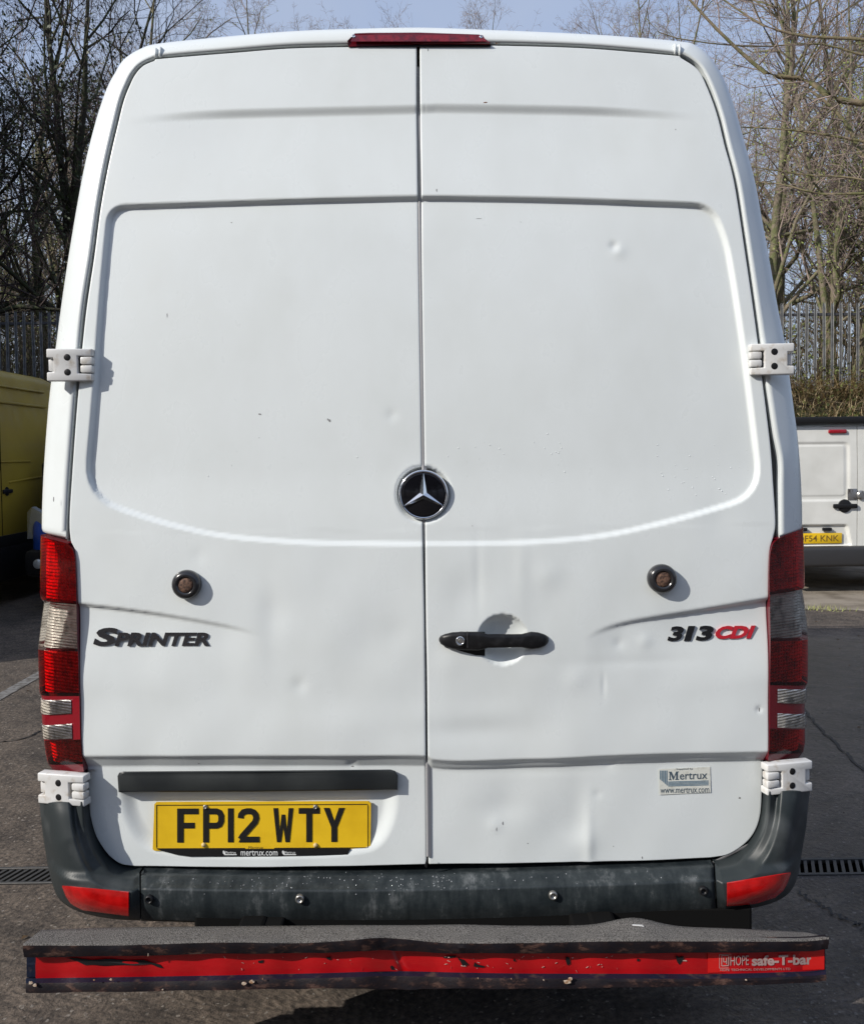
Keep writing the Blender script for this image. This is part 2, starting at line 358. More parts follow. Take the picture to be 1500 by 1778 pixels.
# centre gap lines and outlines, in photo pixels
GAPL = [(267, 103), (247, 112), (233, 127), (223, 147), (213, 173), (203, 213), (187, 283), (173, 360), (162, 443), (149, 530), (141, 602), (135, 670), (129.5, 737), (123, 832), (119, 900), (121, 938), (129, 962), (133, 1045), (137, 1180), (140, 1280), (145, 1343), (148, 1407), (152, 1434), (159.5, 1459), (171, 1479), (184, 1495), (203, 1508), (228, 1512)]
GAPR = [(1183, 97), (1213, 118), (1230, 150), (1247, 197), (1260, 250), (1277, 317), (1297, 447), (1309, 530), (1317, 589), (1325, 656), (1339, 771), (1344, 839), (1348, 905), (1345, 930), (1338, 960), (1336, 1030), (1337, 1110), (1336, 1187), (1335, 1300), (1332, 1327), (1330, 1375), (1327, 1421), (1318, 1450), (1301, 1472), (1272, 1491), (1240, 1497)]
TOPL = [(200, 108), (267, 101), (400, 90), (500, 82), (603, 79.5), (722, 78)]
TOPR = [(730, 76), (860, 77), (1000, 81), (1100, 88), (1183, 95), (1260, 102)]
BOTL = [(130, 1511), (228, 1512), (400, 1514), (600, 1512), (739, 1508.5)]
BOTR = [(745, 1508.5), (900, 1507), (1100, 1503), (1240, 1497), (1345, 1492)]
SEAML = [(722, 60), (722, 187), (724, 347), (726, 500), (730, 760), (732.5, 947), (734.7, 1053), (736.5, 1200), (739, 1500), (739, 1530)]
SEAMR = [(730, 60), (731, 187), (733, 347), (734, 500), (738, 760), (740, 947), (741.3, 1080), (743.5, 1200), (745.5, 1500), (746, 1530)]
def w2(pts): return [(p.x, p.z) for p in (D(*q) for q in pts)]
def cat2(pts, n=160): return w2([tuple(p) for p in catmull(pts, n)])
ZS = D(700, 1318).z
# -- height field of the doors
PANEL = chaikin(w2([(190, 359), (440, 350), (735, 342), (980, 346), (1236, 356), (1262, 420), (1285, 560), (1303, 700), (1322, 858), (1210, 893), (1050, 932), (900, 943), (735, 944), (540, 943), (380, 931), (270, 905), (148, 862), (163, 700), (175, 520), (184, 420)]), 0)
def round_poly(p, r):
    out = []; n = len(p)
    for i in range(n):
        a, b, c = (np.array(p[(i + k - 1) % n], float) for k in range(3))
        u, v = a - b, c - b; lu, lv = np.hypot(*u), np.hypot(*v); q = min(r, lu * .48, lv * .48); s, e = b + u / lu * q, b + v / lv * q
        for t in np.linspace(0, 1, 7): out.append(tuple((1 - t) ** 2 * s + 2 * t * (1 - t) * b + t * t * e))
    return out
PANEL = round_poly(PANEL, .10)
RECESS = round_poly(w2([(198, 1352), (694, 1352), (690, 1430), (660, 1486), (560, 1499), (330, 1499), (240, 1486), (206, 1430)]), .07)
SW1 = sorted(cat2([(150, 214), (200, 206), (340, 193), (500, 187), (725, 182), (735, 180), (900, 182), (1050, 186), (1240, 199), (1280, 203)], 60))
WL = sorted(cat2([(100, 1044), (135, 1049), (230, 1060), (330, 1075), (420, 1093), (452, 1106), (470, 1128), (520, 1180)], 60))
WR = sorted(cat2([(940, 1200), (1003, 1140), (1015, 1110), (1045, 1092), (1100, 1077), (1200, 1061), (1335, 1039), (1380, 1032)], 60))
ST = sorted(cat2([(100, 1334), (400, 1333), (600, 1333), (735, 1333), (744, 1338), (800, 1342), (950, 1338), (1100, 1331), (1335, 1326), (1400, 1325)], 60))
LOGO = D(735, 858); HAND = D(873, 1111)
DENTS = [(1068, 425, .012, .0035), (1075, 432, .02, -.002), (520, 1190, .02, .002), (480, 1060, .05, .0022), (385, 1200, .06, .0022), (880, 1275, .10, .0035), (1015, 1470, .035, -.003), (980, 1440, .06, .003), (1120, 1115, .018, -.0018), (1075, 1118, .014, .0016), (1318, 1232, .008, .003), (880, 1400, .05, .002), (860, 1440, .02, -.0015), (805, 1030, .06, .0025), (780, 1150, .04, -.0018), (640, 1120, .07, .002), (560, 1250, .09, -.002), (1180, 1190, .09, .0022), (1250, 900, .05, .002), (690, 1100, .04, .0016), (1040, 1385, .012, .001), (610, 1330, .012, .0025), (680, 720, .015, .0015), (950, 1000, .035, -.002), (345, 965, .02, .001), (1000, 1180, .03, -.002), (1060, 1330, .015, .002)]
CREASES = [(1025, 1475, .014, .10, -.0024), (1005, 1450, .03, .12, .0022), (830, 1000, .012, .10, .0010), (905, 990, .02, .09, -.0012), (800, 1270, .13, .03, .0026), (860, 1240, .10, .04, -.0022), (1100, 1150, .16, .015, .0010), (1048, 1190, .006, .03, .0012), (470, 1080, .03, .09, .0020), (600, 1260, .16, .05, -.0020), (940, 1345, .2, .012, .0008), (880, 1410, .10, .03, .0012), (250, 1250, .05, .2, .0012)]
def door_offset(X, Z):
    zb_ = D(735, 943).z; wf = .62 + .38 * sm(Z, zb_ + .05, zb_ + .3); h = (.0078 + .0062 * sm(Z, zb_ + .02, zb_ + .2)) * (1 - sm(sdf_poly(X, Z, PANEL) / wf, -.005, .007))
    zc = np.interp(X, *zip(*SW1)); a = sm(X, -.83, -.45) * (1 - sm(X, .45, .80)); dz = zc - Z
    h = h + .010 * a * sm(dz, -.004, .024) * (1 - sm(dz, .03, .36))
    xl = D(460, 1110).x; xr = D(1012, 1112).x
    for C, s, x0 in ((WL, 1, xl), (WR, -1, xr)):
        zc = np.interp(X, *zip(*C)); dz = zc - Z; inside = s * (x0 - X)     # >0 toward the outside
        a = sm(inside, 0, .12) * (.45 + .55 * sm(inside, .05, .5))
        h = h + (.0115 if s > 0 else .0165) * a * sm(dz, -.003, .007 if s > 0 else .012) * (1 - sm(dz, .02, .22))
    zc = np.interp(X, *zip(*ST)); dz = zc - Z
    h = h + .021 * np.clip((dz + .033) / .036, 0, 1) - .004 * sm(dz, -.2, -.04) * (1 - sm(dz, -.036, -.018))
    h = h + .002 * np.exp(-((dz + .002) / .003) ** 2) * (X > 0)
    d = np.hypot(X - LOGO.x, Z - LOGO.z); h = h + .021 * (1 - sm(d, .064, .0765))
    d = np.hypot((X - HAND.x), (Z - HAND.z)); h = h + .034 * np.clip(1 - (d / .066) ** 2, 0, 1) ** .62
    h = h + .015 * (1 - sm(sdf_poly(X, Z, RECESS), -.045, .002))
    for px, py, r, dep in DENTS:
        p = D(px, py); dep = dep * (1.15 if r > .03 else 1); h = h + dep * np.exp(-((X - p.x) ** 2 + (Z - p.z) ** 2) / (r * r))
    for px, py, rx, rz, dep in CREASES:
        p = D(px, py); h = h + dep * np.exp(-((X - p.x) / rx) ** 2 - ((Z - p.z) / rz) ** 2)
    h = h + .0006 * np.sin(X * 9 + 1.3) * np.sin(Z * 7 + X * 3) + .0005 * np.sin(X * 17 + Z * 13) * (Z < 1.4) + .0004 * np.sin(X * 31 - Z * 19 + 2) * sm(1.5 - Z, 0, .3)
    return h
def DS(px, py, off=0.0):
    """point on the pressed door skin seen at this pixel"""
    Y = 0.0
    for _ in range(5):
        p = P(px, py, Y + off); Y = float(base_y(p.x, p.z)) + float(door_offset(np.array([p.x]), np.array([p.z]))[0])
    return P(px, py, Y + off)
def interp_curve(pts):
    c = sorted(cat2(pts, 80)); X, Z = zip(*c); return lambda x: np.interp(x, X, Z)
def interp_z(pts):
    c = sorted((z, x) for x, z in cat2(pts, 80)); Z, X = zip(*c); return lambda z: np.interp(z, Z, X)
def make_door(side):
    L_ = side < 0
    zt, zb = interp_curve(TOPL if L_ else TOPR), interp_curve(BOTL if L_ else BOTR)
    seamx = interp_z(SEAML if L_ else SEAMR)
    gap = cat2(GAPL if L_ else GAPR, 400); inset = .0045
    tx = []
    for x, z in gap:
        a, b = float(zb(x)) , float(zt(x)) ; tx.append(((z - a) / (b - a), x))
    T = [min(max(t, 0), 1) for t, x in tx][::-1]; Xo = [x for t, x in tx][::-1]
    for i in range(1, len(T)): T[i] = max(T[i], T[i - 1] + 1e-7)
    NX, NZ = 230, 560
    u = np.linspace(0, 1, NZ); t = u - .62 * np.sin(2 * np.pi * u) / (2 * np.pi)
    xo = np.interp(t, T, Xo) - side * inset
    s = np.linspace(0, 1, NX)
    X = np.zeros((NZ, NX)); Z = np.zeros((NZ, NX))
    for j in range(NZ):
        zz = np.full(NX, 1.5); xx = np.zeros(NX)
        zg = float(zb(0)) + t[j] * (float(zt(0)) - float(zb(0))); xi = float(seamx(zg))
        xx = (xi + (xo[j] - xi) * s); X[j] = xx; Z[j] = zb(xx) + .003 + t[j] * (zt(xx) - zb(xx) - .007)
    Y = base_y(X, Z) + door_offset(X, Z)
    V = np.stack([X, Y, Z], -1).reshape(-1, 3)
    idx = np.arange(NZ * NX).reshape(NZ, NX)
    q = np.stack([idx[:-1, :-1], idx[:-1, 1:], idx[1:, 1:], idx[1:, :-1]], -1).reshape(-1, 4)
    if L_: q = q[:, ::-1]
    loop = np.concatenate([idx[0, :-1], idx[:-1, -1], idx[-1, ::-1][:-1], idx[::-1, 0][:-1]])
    B = V[loop]; nxt = np.roll(B, -1, 0) - np.roll(B, 1, 0); tg = nxt[:, [0, 2]]; tg /= np.maximum(np.hypot(tg[:, 0], tg[:, 1])[:, None], 1e-9)
    out = np.stack([tg[:, 1], -tg[:, 0]], -1) * (1 if not L_ else -1)
    rings = [V]; faces = [q]; prev = loop; base = len(V); n = len(loop)
    for o_, dy in ((.0012, .0006), (.0021, .0021), (.0024, .0045), (.0024, .022), (-.02, .024)):
        W_ = B.copy(); W_[:, 0] += out[:, 0] * o_; W_[:, 2] += out[:, 1] * o_; W_[:, 1] += dy
        rings.append(W_); cur = np.arange(base, base + n); base += n
        f = np.stack([prev, np.roll(prev, -1), np.roll(cur, -1), cur], -1)
        faces.append(f if L_ else f[:, ::-1]); prev = cur
    V = np.concatenate(rings); F = np.concatenate(faces)
    me = bpy.data.meshes.new('rear_door'); me.vertices.add(len(V)); me.vertices.foreach_set('co', V.astype(np.float32).ravel())
    me.loops.add(F.size); me.loops.foreach_set('vertex_index', F.astype(np.int32).ravel())
    me.polygons.add(len(F)); me.polygons.foreach_set('loop_start', np.arange(0, F.size, 4, dtype=np.int32)); me.polygons.foreach_set('loop_total', np.full(len(F), 4, np.int32))
    me.update(calc_edges=True); me.validate(); me.materials.append(WHITE); me.polygons.foreach_set('use_smooth', [True] * len(F))
    b = bmesh.new(); b.from_mesh(me); bmesh.ops.recalc_face_normals(b, faces=b.faces); b.to_mesh(me); b.free()
    return link('rear_door', me, van)
doorL, doorR = make_door(-1), make_door(1)
doorL['label'] = 'left rear door carrying the number plate'; doorR['label'] = 'right rear door with the black pull handle'
# -- surface behind the door gaps
rows = []
for v_ in np.linspace(0, 1, 44):
    py = 98 + v_ * (1530 - 98)
    lx = np.interp(py, [p[1] for p in GAPL], [p[0] for p in GAPL]); rx = np.interp(py, [p[1] for p in GAPR], [p[0] for p in GAPR])
    rr = []
    for px, of in [(lx - 5, .0225), (lx + 5, .0225)] + [(q, .075) for q in np.linspace(lx + 8, rx - 8, 14)] + [(rx - 5, .0225), (rx + (14 if 700 < py < 905 else 5), .0225)]:
        yt = np.interp(px, [p[0] for p in TOPL + TOPR], [p[1] for p in TOPL + TOPR]) - 3
        rr.append(D(px, yt + v_ * (1530 - yt), .0225 if v_ < .02 else of))
    rows.append(rr)
MB().grid(rows).build('door_seal', SEAL, van, smooth=True)
rows = [[D(np.interp(py, [p[1] for p in SEAML], [p[0] for p in SEAML]) + k, py, .014 + (0 if abs(k - 5) < 3 else .004)) for k in (1.5, 3, 5, 8, 10)] for py in np.linspace(115, 1488, 60)]
MB().grid(rows).build('seam_flange', SEALGREY, van, smooth=True)

# -- shell: pillars, roof edge, sides
PAIRS = [((150, 1480), (92, 1480)), ((146, 1360), (88, 1360)), ((131, 1250), (84, 1250)), ((126, 1100), (82, 1100)), ((122, 990), (82, 990)), ((118, 948), (77, 940)), ((118.5, 925), (73.8, 915)), ((123, 832), (76, 835)), ((130, 737), (82.5, 737)), ((135, 670), (89, 670)), ((141, 602), (98, 602)), ((149, 525), (109, 520)), ((162, 443), (121, 440)), ((173, 360), (135, 357)), ((187, 283), (149.5, 282)), ((203, 213), (167, 213)), ((213, 173), (180, 173)), ((223, 147), (189, 150)), ((233, 127), (200, 130)), ((247, 112.5), (216, 106)), ((267, 103), (245, 88)), ((290, 99), (282, 79)), ((400, 90), (395, 68)), ((500, 82.5), (498, 60)), ((603, 80), (603, 56)), ((727, 78), (727, 54)), ((850, 77), (850, 58)), ((1000, 81), (1000, 64)), ((1100, 88), (1102, 70)), ((1170, 95), (1180, 76)), ((1190, 100), (1205, 82)), ((1213, 118), (1232, 104)), ((1230, 150), (1257, 143)), ((1247, 197), (1277, 197)), ((1260, 250), (1292, 250)), ((1277, 317), (1310, 317)), ((1287, 380), (1322, 382)), ((1297, 447), (1334, 447)), ((1309, 530), (1349, 532)), ((1317, 589), (1361, 592)), ((1325, 656), (1370, 656)), ((1333.5, 712), (1377.5, 712)), ((1340, 755), (1383, 752)), ((1349, 800), (1387, 797)), ((1349, 850), (1390, 845)), ((1349, 920), (1391.5, 905)), ((1350, 940), (1388, 926)), ((1345, 990), (1384, 985)), ((1343, 1100), (1388, 1100)), ((1342, 1250), (1386, 1250)), ((1335, 1350), (1385, 1350)), ((1325, 1460), (1380, 1460))]
def pair_pts(pairs, n):
    a = catmull([p[0] for p in pairs], n); b = catmull([p[1] for p in pairs], n); return a, b
def ang_row(g, o, Rr, out=0.0, lip=True, gw=.0062, ext=(.3,), n=9, dy=0.0):
    """from the gap edge round the corner and forward"""
    g3 = D(*g); o3 = P(o[0], o[1], ymid(*[D(*o).x, D(*o).z]) + Rr)
    dirv = Vector((o3.x - g3.x, 0, o3.z - g3.z)); L = dirv.length; dirv.normalize()
    y0 = ymid(g3.x, g3.z); row = []
    st = g3 + dirv * gw
    if dy > .01: lip = False
    if lip: row += [Vector((st.x, y0 + .024, st.z)), Vector((st.x, y0 + .004, st.z)), Vector((st.x, y0 + .0012, st.z)) + dirv * .0004]
    elif len(ext) > 4: row += [Vector((st.x, y0 + dy + .024, st.z)), Vector((st.x, y0 + dy + .02, st.z)), Vector((st.x, y0 + dy + .015, st.z))]
    for k in range(n + 1):
        th = math.pi / 2 * k / n; f = math.sin(th) ** .9; sd_ = min(1, abs(dirv.x)); prof = sd_ * (.72 * f + .28 * (1 - math.sqrt(max(0, 1 - f ** 6)))) + (1 - sd_) * (1 - math.cos(th))
        q = st + (g3 + dirv * (L + out) - st) * f
        row.append(Vector((q.x, y0 + dy - out * .8 * math.cos(th) + (o3.y - y0) * prof, q.z)))
    e = row[-1]
    for d in ext: row.append(Vector((e.x + dirv.x * .012 * min(1, d), e.y + d, e.z + max(0, dirv.z) * .02 * min(1, d))))
    return row
def cap(y): return float(np.interp(y, [0, 2.95, 3.3, 4.1, 4.85, 5.05], [9, 9, 2.66, 1.62, 1.12, .8]))
ga, oa = pair_pts(PAIRS, 420); rows = []
for g, o in zip(ga, oa):
    ins_ = .028 * float(sm(g[1], 930, 946)); r = ang_row(g, o, .075, dy=ins_, out=-ins_ * .9, ext=(.1, .4, 1.0, 2.0, 2.8, 3.1, 3.35, 3.6, 3.85, 4.1, 4.4, 4.7, 4.95))
    for p in r:
        if p.z > cap(p.y): p.z = cap(p.y)
        if p.y > 3.9: p.x *= float(np.interp(p.y, [3.9, 5.3], [1, .86]))
    rows.append(r)
shell = MB().grid(rows, flip=True).build('body_shell', WHITE, van, smooth=True)
# roof mouldings: the two small ribs either side on the roof edge
for px, py0, py1 in ((270, 83, 100), (278, 81, 99), (1172, 76, 94), (1180, 77, 96)):
    a = D(px, py0 + 1, -.001); b = D(px, py1 - 1, -.001); c = Vector((a.x, a.y + .03, a.z + .006)); MB().cyl(b, a, .0035, 8).cyl(a, c, .0035, 8).build('roof_rib', WHITE, van, smooth=True)
# lower shell, floor, front
mb = MB()
for sx in (-1, 1):
    mb.box((sx * .93, 2.55, .66), (.06, 4.5, .42), .02)
    mb.box((sx * .965, 2.7, .78), (.02, 1.6, .09), .008, m=1)
mb.box((0, 2.6, .55), (1.84, 4.8, .06), m=1)
mb.box((0, 5.0, .7), (1.7, .2, .5), .06, m=1)
mb.build('side_skirt', [WHITE, UNDER], van)
mb = MB(); mb.prism([(-.72, 3.46, 2.50), (.72, 3.46, 2.50), (.78, 4.12, 1.66), (-.78, 4.12, 1.66)], (0, .012, .03)); mb.build('windscreen', GLASS, van)
def wheel(parent, c, r=.35, wd=.22, name='wheel', world=True, axis=(1, 0, 0)):
    a = Vector(axis); c = Vector(c)
    w_ = MB().lathe(c - a * wd / 2, a, [(r * .62, 0), (r * .9, -.004), (r, .03), (r, wd - .03), (r * .9, wd + .004), (r * .62, wd)], 28).build(name, TYRE, parent, smooth=True, world=world)
    rm = MB().lathe(c - a * (wd / 2 - .012), a, [(r * .64, 0), (r * .58, .02), (r * .5, .05), (.05, .03), (.05, wd - .06), (r * .5, wd - .06), (r * .58, wd - .03), (r * .64, wd - .02)], 24).build('rim', RIM, w_)
    if not world: pass
    return w_
for sx in (-1, 1):
    for y in (1.35, 4.2): wheel(van, (sx * .82, y, .35))
# exhaust / tow structure under the rear
mb = MB().box((-.45, .35, .36), (.07, .9, .08), .01).box((.45, .35, .36), (.07, .9, .08), .01).box((0, .9, .42), (1.1, .08, .08), .01); mb.cyl((-.9, 1.35, .35), (.9, 1.35, .35), .05)
mb.build('chassis_rail', UNDER, van)

# -- high brake light
bl = []
mbk = MB(); top = [(603, 70), (616, 57), (640, 56), (727, 55.5), (832, 59), (851, 73)]; bot = [(851, 77), (727, 76), (605, 80)]
f = [D(px, py, -.012) for px, py in top] + [D(px, py, -.004) for px, py in bot]
mbk.prism(f, (0, .05, 0)); blo = mbk.build('brake_light', DARKRED, van)
rows = [[D(px, py, -.0145) for px in np.linspace(614 - (py - 60) * .5, 838 + (py - 60) * .6, 40)] for py in (60, 64, 68, 71)]
lens = MB().grid(rows).build('lens', mat('brake_lens', (.22, .006, .014), .15, coat=.7, noise=(60, (.10, .003, .008), .4, .6), bump=(160, .5, .002)), blo)
mb = MB(); [mb.lathe(D(px, py, -.012), (0, -1, 0), [(.0045, 0), (.0045, .004), (.003, .0045), (.0015, .003)], 12) for px, py in ((614, 63), (835, 64))]
mb.build('screw', CHROME, blo, smooth=True)
mb = MB().grid([[D(px, py, -.003) for px in (604, 727, 852)] for py in (77, 80.5)]); mb.build('lamp_gasket', BLACK, van)
# -- tail lamps
LST_L = [((118, 943), (74, 928)), ((127, 953), (73.4, 945)), ((131, 970), (73, 968)), ((132, 1000), (72.6, 1000)), ((133, 1046), (73, 1036)), ((133.2, 1050), (79.5, 1044)), ((134, 1088), (75, 1076)), ((135, 1128), (69, 1123)), ((136, 1132), (69, 1127)), ((137, 1180), (70, 1165)), ((138, 1206), (71.5, 1200)), ((138.2, 1210), (75, 1207)), ((139, 1245), (75.5, 1246)), ((140, 1283), (79, 1281)), ((142, 1308), (82, 1304)), ((144.5, 1326), (86, 1322)), ((146, 1339), (97, 1337))]
LST_R = [((1349, 935), (1391, 914)), ((1341, 944), (1392, 935)), ((1336.5, 960), (1393, 962)), ((1335, 995), (1394, 995)), ((1335.5, 1030), (1394, 1016)), ((1336, 1034), (1390, 1023)), ((1336.5, 1070), (1397, 1066)), ((1337, 1110), (1400, 1106)), ((1337, 1114), (1400, 1110)), ((1336.5, 1160), (1400, 1150)), ((1336, 1187), (1399.5, 1183)), ((1336, 1191), (1396, 1189)), ((1336, 1228), (1394, 1226)), ((1336, 1264), (1394.5, 1262)), ((1335.5, 1290), (1395, 1285)), ((1334, 1308), (1392, 1302)), ((1333, 1320), (1381, 1316))]
def lamp(LST, side):
    body = None
    def surf(i, u, ins):
        i0 = min(int(i), len(LST) - 2); t = i - i0
        g = [LST[i0][0][k] * (1 - t) + LST[i0 + 1][0][k] * t for k in (0, 1)]; o = [LST[i0][1][k] * (1 - t) + LST[i0 + 1][1][k] * t for k in (0, 1)]
        r = ang_row(g, o, .085, out=.0 - ins, lip=False, gw=-.002, n=14, ext=(.06, .12))
        k = u * (len(r) - 1); k0 = min(int(k), len(r) - 2); p = r[k0].lerp(r[k0 + 1], k - k0); p.y += -.007 + ins * .6; return p
    def patch(i0, i1, ins, n=12, u0=0, u1=1): return [[surf(i, u, ins) for u in np.linspace(u0, u1, 22)] for i in (np.linspace(i0, i1, n) if side < 0 else np.linspace(i1, i0, n))]
    fl = side < 0
    house = MB().grid(patch(0, 16, .017, 60)); r0 = patch(0, 16, .0, 60)
    edge = [r[0] for r in r0]; edge_b = [Vector((p.x, p.y + .03, p.z)) for p in edge]; house.grid([edge, edge_b])
    for r in (r0[0], r0[-1]): house.grid([r, [Vector((p.x * .97, p.y + .02, p.z)) for p in r]])
    body = house.build('tail_lamp', DARKRED, van, smooth=True)
    body['label'] = 'left tail lamp, brightly sunlit' if side < 0 else 'right tail lamp, darker in its own shade'
    for i0, i1, rm in ((0, 4, REFL_A), (5, 7, REFL_B), (8, 10, REFL_A), (13, 15, REFL_A)):
        MB().grid(patch(i0 + .03, i1, .013, 24, 0.02)).build('reflector', rm, body, smooth=True)
    for nm, i0, i1, m_ in (('red_lens', 0, 4.5, LENSRED), ('clear_lens', 4.5, 7.5, LENSCLR), ('red_lens', 7.5, 10.5, LENSRED), ('red_lens', 13, 15, LENSRED)):
        MB().grid(patch(i0, i1, 0, 20)).build(nm, m_, body, smooth=True)
    MB().grid(patch(10.5, 13, 0, 20)).build('red_band', REDSOLID, body, smooth=True)
    MB().grid(patch(15, 16, 0, 6)).build('lamp_foot', DARKRED, body, smooth=True)
    for a, b in ((11.1, 11.75), (12.25, 12.93)):
        MB().grid(patch(a, b, -.0006, 8, .09, .98)).build('clear_window', REFL_B, body, smooth=True)
        MB().grid(patch(a, b, -.003, 8, .09, .98)).build('clear_lens', LENSCLR, body, smooth=True)
lamp(LST_L, -1); lamp(LST_R, 1)

# -- bumper
def bump_row(g, o, yend, n=26, yin=.028, crease=None, face=-.05):
    row = []
    for k in range(n + 1):
        s = k / n; px = g[0] + (o[0] - g[0]) * s; py = g[1] + (o[1] - g[1]) * s
        y = np.interp(s, [0, .05, .24, .34, .7], [yin, yin - .03, face + .022, face + .004, face])
        y += (yend - face) * max(0, (s - .35) / .65) ** 3.2
        row.append(P(px, py, float(y)))
    for d in (.02, .08, .35): row.append(row[n] + Vector((0, d, -.0)))
    row.insert(0, row[0] + Vector((0, .04, 0)))
    return row
BL_G = [(147, 1393), (149, 1410), (152, 1433), (159, 1456), (170, 1480), (184, 1498), (205, 1511), (226, 1514.5), (242, 1515)]
BL_O = [(68.5, 1395), (71, 1420), (76, 1460), (83, 1500), (93, 1540), (107, 1565), (140, 1584), (190, 1595), (243, 1599)]
BR_G = [(1331, 1375), (1330, 1395), (1327, 1423), (1320, 1447), (1304, 1472), (1286, 1487), (1268, 1495), (1252, 1498.5), (1241, 1500)]
BR_O = [(1406, 1374), (1403, 1402), (1399, 1440), (1391, 1485), (1385, 1520), (1370, 1550), (1340, 1568), (1295, 1579), (1246, 1585)]
def bcorner(g_, o_, side):
    gs, os_ = catmull(g_, 60), catmull(o_, 60); rows = []
    for i, (g, o) in enumerate(zip(gs, os_)):
        t = i / 59; ye = float(np.interp(t, [0, .35, .6, .8, 1], [.07, .07, .05, .02, -.025])); fc = float(np.interp(t, [0, .3, .7, 1], [.004, -.03, -.05, -.05]))
        r = bump_row(g, o, ye, face=fc)
        # proud lower lip
        for p in r[1:28]:
            zc = .520; p.y -= .015 * float(sm(zc - p.z, 0, .014)) * (1 - i / 59 * .0) * float(np.clip((28 - r.index(p)) / 8, 0, 1)) * (t < .97)
        rows.append(r)
    m_ = MB().grid(rows)
    tp = rows[0]; m_.grid([tp, [Vector((p.x, p.y + .05, p.z + .001)) for p in tp]])
    return m_.build('bumper_corner', BUMP, van, smooth=True), m_
bcl, mbl = bcorner(BL_G, BL_O, -1); bcr, mbr = bcorner(BR_G, BR_O, 1)
bcl['label'] = 'left wrap-round bumper corner'; bcr['label'] = 'right wrap-round bumper corner'
ct = catmull([(245, 1515), (400, 1516.5), (600, 1516), (741, 1514), (900, 1510), (1100, 1505.5), (1238.5, 1500.5)], 90)
cb = catmull([(245, 1599.5), (400, 1604), (600, 1607), (741, 1606), (900, 1602), (1100, 1593), (1243, 1585)], 90)
rows = [bump_row(g, o, -.025) for g, o in zip(ct, cb)]
for e in (0, -1): rows = ([[p + Vector((0, .02, 0)) for p in rows[0]]] + rows) if e == 0 else rows + [[p + Vector((0, .02, 0)) for p in rows[-1]]]
mbc = MB().grid(rows); bumper = mbc.build('rear_bumper', BUMP2, van, smooth=True)
bvh = BVHTree.FromPolygons([v[:] for v in (mbl.V + mbc.V + mbr.V)], list(mbl.F) + [tuple(i + len(mbl.V) for i in f) for f in mbc.F] + [tuple(i + len(mbl.V) + len(mbc.V) for i in f) for f in mbr.F])
def B(px, py, off=0.0):
    d = ray(px, py).normalized(); h = bvh.ray_cast(CAM, d); p = h[0] if h[0] is not None else P(px, py, -.05)
    return Vector((p.x, p.y + off, p.z))
def reflector(x0, x1, ytop, ybot, par, shade=None):
    n = 16; rows = []
    for k in range(n + 1):
        px = x0 + (x1 - x0) * k / n; a, b = ytop(px), ybot(px); rows.append([B(px, a + (b - a) * j / 5, -.004) for j in range(6)])
    m_ = MB().grid(rows); loop = [r[0] for r in rows] + rows[-1][1:] + [r[-1] for r in rows[::-1]][1:] + rows[0][::-1][1:-1]
    n = len(loop); V = loop + [p + Vector((0, .008, 0)) for p in loop]; m_.add(V, [(i, (i + 1) % n, (i + 1) % n + n, i + n) for i in range(n)])
    return m_.build('reflector', REDREF, par, auto=True)
reflector(109, 224, lambda x: np.interp(x, [109, 224], [1538, 1549]), lambda x: np.interp(x, [109, 115, 125, 145, 224], [1540, 1556, 1570, 1580, 1590]), bcl)
reflector(1262, 1372, lambda x: np.interp(x, [1262, 1372], [1533, 1515]), lambda x: np.interp(x, [1262, 1310, 1345, 1362, 1372], [1573, 1569, 1558, 1543, 1517]), bcr)
for k, (px, py, m_) in enumerate(((260, 1561, BLACK), (521, 1560, STEEL), (960, 1554, STEEL), (1220, 1546, BLACK))):
    c = B(px, py, .003); s_ = MB().lathe(c, (0, -1, 0), [(.0115, 0), (.0115, .010), (.0095, .013), (.0065, .013), (.0055, .006), (.001, .005)], 20).build('bumper_plug', m_, bumper, smooth=True)
# droplets and scuffs on the ledge
mb = MB()
for k in range(130):
    px = rnd.choice((rnd.gauss(480, 110), rnd.gauss(700, 60), rnd.uniform(250, 1230))); py = rnd.gauss(1531, 8) - (px - 600) * .012
    if not 250 < px < 1232: continue
    c = B(px, py, .0); r = rnd.uniform(.0008, .0022); mb.lathe(c, (0, -.7, .7), [(r, 0), (r * .9, r * .4), (r * .5, r * .75)], 7)
o = mb.build('water_drops', mat('water_drop', (.22, .23, .24), .05, spec=1), van, smooth=True); o['kind'] = 'stuff'

